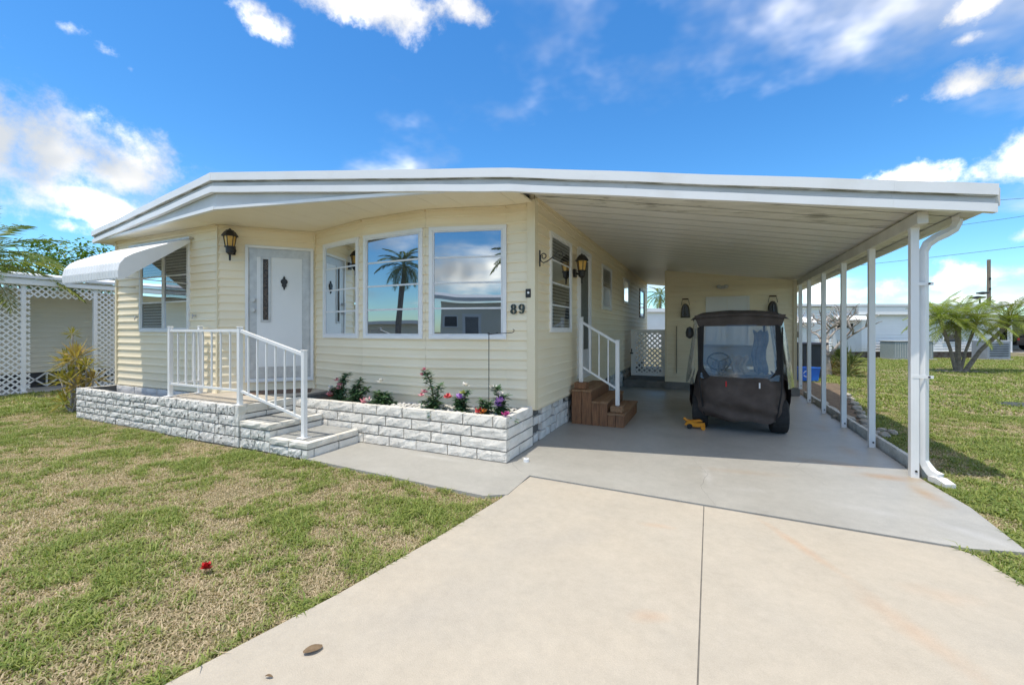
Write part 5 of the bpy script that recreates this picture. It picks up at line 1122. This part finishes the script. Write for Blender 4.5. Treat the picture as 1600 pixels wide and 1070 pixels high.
# bare frangipani
random.seed(31); tx, ty = cam_pt(1292, 13.2)[:2]; ft = thing('bare_tree', 'leafless pale branching frangipani behind the carport posts', 'tree', (tx, ty, -.05)); bbm = MB()
def branch(p, d, L, r, depth):
    e = p + d * L; bbm.tube([p, p.lerp(e, .5) + Vector((random.uniform(-.04, .04),) * 3), e], [r, r * .85, r * .72], 6)
    if depth == 0: return
    for i in range(random.choice((2, 3, 3)) if depth > 1 else 2):
        nd = (d * .75 + Vector((random.uniform(-1, 1), random.uniform(-1, 1), random.uniform(-.15, .75)))).normalized(); branch(e, nd, L * random.uniform(.62, .85), r * .68, depth - 1)
for d in ((-.25, .1, 1), (.5, -.2, .8), (.1, .4, .9)): branch(Vector((tx, ty, .5)), Vector(d).normalized(), .62, .055, 4)
build('trunk', MB().tube([(tx + .05, ty, -.06), (tx, ty, .52)], [.10, .075], 8), PALE, ft); build('branches', bbm, PALE, ft, smooth=True)
DRYG = leaf_mat('dry_bromeliad', (.22, .16, .075), (.30, .24, .12), scale=5, trans=.25); GRNB = leaf_mat('green_bromeliad', (.08, .12, .035), (.16, .17, .06), scale=5, trans=.25)
rb = [rosette('leaf_rosette', 40, .75, .055, GRNB, 0, 80), rosette('leaf_rosette', 40, .7, .05, DRYG, -40, 60)]
def bromeliad(px, zc, s, label, kinds):
    x, y = cam_pt(px, zc)[:2]; t = thing('bromeliad_clump', label, 'plant', (x, y, -.05))
    for i, k in enumerate(kinds): o = link('leaf_rosette', rb[k], None, t); o.location = (random.uniform(-.25, .25), random.uniform(-.2, .2), .12 + .25 * (k == 0)); o.scale = (s, s, s * random.uniform(.9, 1.2)); o.rotation_euler = (random.uniform(-.2, .2), random.uniform(-.2, .2), random.random() * 6)
bromeliad(1288, 13.6, 1.0, 'dry tan bromeliad clump just right of the dark bin', (1, 1, 0, 1)); bromeliad(1308, 13.8, 1.05, 'green-topped bromeliad clump behind the third carport post', (0, 1, 1, 0)); bromeliad(1334, 12.8, .85, 'bromeliad clump at the right end of the bed', (0, 1, 1))
bromeliad(1306, 10.0, .5, 'small spiky plant alone on the grass behind the fourth post', (0,))

# bins
bx, by = cam_pt(1261, 11.6)[:2]; rbn = thing('recycling_bin', 'blue recycling crate with white symbol behind the shed corner', 'recycling bin', (bx, by, 0), THETA)
def tub(x0, x1, y0, y1, z0, z1, tp_, t=.02): return MB().add([(x0 + tp_, y0 + tp_, z0), (x1 - tp_, y0 + tp_, z0), (x1 - tp_, y1 - tp_, z0), (x0 + tp_, y1 - tp_, z0), (x0, y0, z1), (x1, y0, z1), (x1, y1, z1), (x0, y1, z1), (x0 + t, y0 + t, z1), (x1 - t, y0 + t, z1), (x1 - t, y1 - t, z1), (x0 + t, y1 - t, z1), (x0 + t + tp_, y0 + t + tp_, z0 + t), (x1 - t - tp_, y0 + t + tp_, z0 + t), (x1 - t - tp_, y1 - t - tp_, z0 + t), (x0 + t + tp_, y1 - t - tp_, z0 + t)],
    [(0, 3, 2, 1)] + [(i, (i + 1) % 4, 4 + (i + 1) % 4, 4 + i) for i in range(4)] + [(4 + i, 4 + (i + 1) % 4, 8 + (i + 1) % 4, 8 + i) for i in range(4)] + [(8 + i, 8 + (i + 1) % 4, 12 + (i + 1) % 4, 12 + i) for i in range(4)] + [(12, 13, 14, 15)])
lw('body', tub(-.28, .22, -.2, .2, 0, .36, .03), BLUEP, rbn); lw('rim', MB().bevbox(-.30, .24, -.22, -.201, .33, .37, .006), BLUEP, rbn)
for k in range(3):
    a_ = R(90 + 120 * k); q = MB(); pts_ = [(-.15 + .075 * math.cos(a_ + R(w)), .19 + .075 * math.sin(a_ + R(w))) for w in range(0, 86, 12)]
    for p0_, p1_ in zip(pts_, pts_[1:]): q.bar((p0_[0], -.19, p0_[1]), (p1_[0], -.19, p1_[1]), .012, .02)
    lw('recycling_arrow', q, WHITE, rbn)
tb = thing('rubbish_bin', 'tall dark blue-black rubbish bin behind the blue crate', 'rubbish bin', (*cam_pt(1262, 12.3)[:2], 0), THETA)
lw('body', tub(-.33, .33, -.3, .3, .0, .95, .05), NAVY, tb); lw('lid', MB().bevbox(-.36, .36, -.34, .34, .95, 1.02, .02), NAVY, tb); lw('handle', MB().tube([(-.25, -.36, .97), (.25, -.36, .97)], .02, 6), NAVY, tb)

# planting bed, border rocks, scalloped edging along the slab
struct('planting_bed', MB().prism([(1.86, 6.9), (2.0, 6.95), (2.45, 9.3), (3.1, 13.6), (1.86, 13.6)], -.08, -.02), MULCH)
def rock(x, y, z, rx, ry, rz_, label, group=None, m=ROCK, nm='border_rock'):
    bm = bmesh.new(); bmesh.ops.create_icosphere(bm, subdivisions=2, radius=1)
    sd = random.random() * 50; a = random.random() * 3
    for v in bm.verts:
        n = 1 + .28 * mnoise.noise(v.co * 1.6 + Vector((sd, 0, 0))); v.co = Vector((v.co.x * rx, v.co.y * ry, v.co.z * rz_)) * n
        v.co = Vector((v.co.x * math.cos(a) - v.co.y * math.sin(a), v.co.x * math.sin(a) + v.co.y * math.cos(a), v.co.z))
    me = bpy.data.meshes.new(nm); bm.to_mesh(me); bm.free(); o = link(nm, me, m); o.location = (x, y, z); tag(o, label, 'rock', group); return o
random.seed(5)
for i in range(5): rock(1.92 + i * .075, 7.0 + random.uniform(-.05, .45), .0, .07, .06, .05, 'grey rock at the near end of the planting bed, %s from the slab' % ['first', 'second', 'third', 'fourth', 'fifth'][i], 'rocks at the near end of the bed')
LAWNSIDE = [(1.87, 7.02), (1.93, 7.42), (2.00, 7.85), (2.08, 8.3), (2.17, 8.75), (2.26, 9.25), (2.36, 9.8), (2.45, 10.4), (2.55, 11.0)]
for i, (x, y) in enumerate(LAWNSIDE): rock(x + .12, y, .0, .085, .065, .05, 'pale border rock on the lawn side of the planting bed, %s from the front' % ['first', 'second', 'third', 'fourth', 'fifth', 'sixth', 'seventh', 'eighth', 'ninth'][i], 'rocks along the lawn side of the bed')
for i in range(3): rock(1.90, 8.05 + i * .75, .0, .1, .16, .07, 'brown rock beside the slab among the back posts, %s of three' % ['nearest', 'middle', 'farthest'][i], 'rocks beside the slab')
def edging(y, label):
    mb = MB(); n = 7; L = .58; vs = []; res = 28
    for k in range(res + 1):
        u = k / res; z = .055 + .045 * abs(math.sin(math.pi * n * u)); yy = y + L * u; wv = .012 * math.sin(2 * math.pi * n * u)
        vs += [(1.825 + wv, yy, -.08), (1.825 + wv, yy, z), (1.875 + wv, yy, z - .006), (1.875 + wv, yy, -.08)]
    mb.add(vs, [(4 * k + j, 4 * k + j + 1, 4 * k + j + 5, 4 * k + j + 4) for k in range(res) for j in range(3)] + [(0, 1, 2, 3), (4 * res + 3, 4 * res + 2, 4 * res + 1, 4 * res)]); return tag(build('edging_stone', mb, EDGEM), label, 'edging', 'scalloped edging along the slab')
names = ['first', 'second', 'third', 'fourth', 'fifth', 'sixth', 'seventh', 'eighth', 'ninth']
for i in range(9): edging(5.20 + i * .595, 'scalloped concrete edging piece along the slab, %s from the downspout' % names[i])
tag(build('splash_block', MB().add([(1.805, 5.03, .0), (1.86, 4.86, .0), (1.94, 4.89, .0), (1.885, 5.06, .0), (1.805, 5.03, .045), (1.86, 4.86, .03), (1.94, 4.89, .03), (1.885, 5.06, .045), (1.83, 4.95, .055), (1.915, 4.98, .055)], [(0, 3, 2, 1), (0, 1, 5, 8, 4), (1, 2, 6, 5), (2, 3, 7, 9, 6), (3, 0, 4, 7), (4, 8, 9, 7), (8, 5, 6, 9)]), mat('splash_white', (.74, .73, .71), (.6, .59, .57), scale=9, rough=.9, bump=.4)), 'broken white splash block at the foot of the downspout', 'splash block')
# white stones at the driveway's right edge
random.seed(9)
for i, (x, y) in enumerate(((1.60, 3.42), (1.66, 3.38), (1.74, 3.45), (1.69, 3.28), (1.78, 3.32), (1.84, 3.38), (1.80, 3.20), (1.72, 3.18), (1.88, 3.24))): rock(x, y, -.03, .022, .017, .014, 'small white stone in the grass at the right edge of the driveway', 'white stones by the driveway', PEBBLE, 'white_stone')

# loose bits
def bent_leaf(name, x, y, z, L, w, m, label, cat, a):
    mb = MB(); vs = []
    for i in range(7):
        u = i / 6; ww = w * math.sin(math.pi * (.08 + .84 * u)) ** .8
        for sgn in (-1, 0, 1): vs.append((x + (u - .5) * L * math.cos(a) - sgn * ww / 2 * math.sin(a), y + (u - .5) * L * math.sin(a) + sgn * ww / 2 * math.cos(a), z + .003 * abs(sgn) + .003 * math.sin(u * 4)))
    mb.add(vs, [(3 * i + j, 3 * i + j + 1, 3 * i + j + 4, 3 * i + j + 3) for i in range(6) for j in range(2)]); tag(build(name, mb, m), label, cat)
bent_leaf('dead_leaf', -1.515, 1.27, .004, .075, .045, LEAFB, 'curled brown leaf on the beige driveway', 'leaf', 1.0)
fl_ = thing('red_flower', 'red flower scrap lying in the left lawn', 'flower', (-2.57, 1.445, -.01)); random.seed(3)
for k_ in range(4):
    q = MB(); blossom(q, (-2.57 + random.uniform(-.018, .018), 1.445 + random.uniform(-.015, .015), .0 + .006 * k_), .034, 5); build('petal', q, RED, fl_)
bent_leaf('dead_leaf', -1.555, 1.10, .001, .03, .012, LEAFB, 'tiny leaf fragment on the driveway nearest the lawn', 'leaf', .4)
tag(build('valve_cover', MB().lathe([(.34, -.04), (.34, .015), (.28, .03), (.10, .035)], (*cam_pt(1597, 7.8)[:2], -.03), 16), BLACK), 'flat black cover lying in the lawn at the right edge', 'cover')

# ------------------------------------------------------------------ grass
def vnoise(x, y, s, seed):
    g = np.random.default_rng(seed).random((257, 257)); fx = (x * s) % 256; fy = (y * s) % 256; i = fx.astype(int); j = fy.astype(int); u = fx - i; v = fy - j; u = u * u * (3 - 2 * u); v = v * v * (3 - 2 * v)
    return (g[i, j] * (1 - u) + g[i + 1, j] * u) * (1 - v) + (g[i, j + 1] * (1 - u) + g[i + 1, j + 1] * u) * v
def inside(poly, x, y):
    r = np.zeros(len(x), bool); n = len(poly)
    for i in range(n):
        x0, y0 = poly[i]; x1, y1 = poly[(i + 1) % n]; c = ((y0 > y) != (y1 > y)) & (x < (x1 - x0) * (y - y0) / ((y1 - y0) or 1e-9) + x0); r ^= c
    return r
HARD = [[(-3.86, 3.12), (-1.66, 3.04), (-1.49, 3.16), (-1.5, 3.66), (1.475, 3.57), (1.79, 3.65), (1.85, 4.4), (1.80, 5.06), (1.88, 5.2), (1.88, 15), (-1.9, 15), (-9.15, 15), (-9.15, 3.16), (-6.67, 3.12), (-4.99, 3.12)],
        [(-1.49, 3.66), (1.40, 3.56), (1.475, 3.50), (1.55, 3.15), (1.76, 2.2), (2.6, -3), (-2.6, -3.0), (-1.94, .75), (-1.745, 1.6), (-1.61, 2.4), (-1.525, 3.05)],
        [(1.86, 6.9), (2.0, 6.95), (2.45, 9.3), (3.1, 13.6), (1.86, 13.6)], [(-20, -2), (-13.5, -2), (-13.5, 14), (-20, 14)]]
def grass(name, poly, dens, hmin, hmax, w, dry, seed, fine=1.0):
    g = np.random.default_rng(seed); xs = [p[0] for p in poly]; ys = [p[1] for p in poly]; A = (max(xs) - min(xs)) * (max(ys) - min(ys)); n = int(A * dens)
    x = g.uniform(min(xs), max(xs), n); y = g.uniform(min(ys), max(ys), n); k = inside(poly, x, y)
    for hpoly in HARD: k &= ~inside(hpoly, x, y)
    x, y = x[k], y[k]
    x_, y_ = x, y; x = x + .22 * (vnoise(x_ + 9, y_ + 70, 3.3, 8) - .5) + .10 * (vnoise(x_ + 9, y_ + 70, 11, 9) - .5); y = y + .22 * (vnoise(x_ + 60, y_ + 20, 3.3, 10) - .5) + .10 * (vnoise(x_ + 60, y_ + 20, 11, 11) - .5)
    patch = vnoise(x + 40, y + 40, .9, 3) * .20 + vnoise(x * .8 + y * .6 + 40, y * .8 - x * .6 + 60, 3.1, 4) * .34 + vnoise(x * .6 - y * .8 + 90, y * .6 + x * .8 + 40, 10.5, 5) * .46
    x, y = x_, y_; keep = g.random(len(x)) < np.clip((patch - .22) * 3.2, .8, 1); x, y, patch = x[keep], y[keep], patch[keep]; n = len(x)
    green = np.clip((patch - dry) * 6 + .10 + g.normal(0, .75, n), 0, 1)[:, None]; h = g.uniform(hmin, hmax, n) * (.40 + 1.0 * patch) * (.65 + .45 * green[:, 0]) * np.where(g.random(len(x)) < .03, 1.8, 1)
    az = g.uniform(0, 6.283, n); lean = g.uniform(.5, 1.9, n); ww = w * g.uniform(.6, 1.4, n)
    dx, dy = np.cos(az), np.sin(az); z0 = np.full(n, -.032)
    b = np.stack([x, y, z0], 1); sd = np.stack([-dy * ww / 2, dx * ww / 2, np.zeros(n)], 1)
    m_ = b + np.stack([dx * h * lean * .35, dy * h * lean * .35, h * .75], 1); t = b + np.stack([dx * h * lean, dy * h * lean, h * (1.05 - .22 * lean)], 1)
    V = np.stack([b - sd, b + sd, m_ + sd * .8, m_ - sd * .8, t], 1).reshape(-1, 3)
    i5 = (np.arange(n) * 5)[:, None]; loops = np.concatenate([i5 + [0, 1, 2, 3], i5 + [3, 2, 4]], 1).reshape(-1)
    me = bpy.data.meshes.new(name); me.vertices.add(n * 5); me.vertices.foreach_set('co', V.astype('f').ravel()); me.loops.add(n * 7); me.loops.foreach_set('vertex_index', loops.astype('i'))
    me.polygons.add(2 * n); st = np.stack([np.arange(n) * 7, np.arange(n) * 7 + 4], 1).ravel(); me.polygons.foreach_set('loop_start', st.astype('i')); me.update(calc_edges=True)
    G1 = np.array([.13, .205, .04]); G2 = np.array([.31, .345, .09]); D1_ = np.array([.62, .51, .35]); D2_ = np.array([.38, .30, .19])
    tg = g.random((n, 1)); td = g.random((n, 1)); col = green * (G1 * (1 - tg) + G2 * tg) + (1 - green) * (D1_ * (1 - td) + D2_ * td)
    col = np.concatenate([col, np.ones((n, 1))], 1); col = np.repeat(col, 5, 0); at = me.attributes.new('tint', 'FLOAT_COLOR', 'POINT'); at.data.foreach_set('color', col.astype('f').ravel())
    o = link(name, me, GRASS); o['kind'] = 'stuff'; o['label'] = 'patchy mown grass, green tufts among dry straw'; return o
grass('grass', [(-10.5, 3.5), (-9.0, .6), (-1.5, .3), (-1.4, 3.3)], 15000, .014, .040, .0062, .485, 21)
grass('grass', [(-13.6, 1.0), (-9.5, .4), (-10.4, 3.5), (-9.1, 3.6), (-9.1, 6), (-13.6, 6)], 3500, .03, .06, .010, .40, 22)
for band in ([(-3.9, 3.13), (-1.7, 3.04), (-1.45, 3.2), (-1.4, 3.05), (-1.55, 2.4), (-1.7, 1.6), (-1.95, .6), (-2.03, .6), (-1.80, 1.6), (-1.67, 2.4), (-1.60, 2.95), (-1.75, 2.98), (-3.9, 3.05)], [(1.45, 3.55), (1.78, 3.68), (1.84, 4.4), (1.80, 5.05), (1.88, 5.2), (1.98, 5.1), (1.92, 4.4), (1.9, 3.75), (1.75, 3.5), (1.62, 3.1), (1.55, 3.1)]): grass('edge_grass', band, 12000, .02, .042, .006, .42, 31)
grass('grass', [(1.3, 2.0), (4.5, 2.0), (6.5, 9.5), (1.7, 9.5)], 7500, .016, .045, .0085, .33, 23)
grass('grass', [(1.8, 9.5), (6.5, 9.5), (16, 20), (16, 32), (1.9, 32)], 1000, .025, .05, .02, .36, 24)
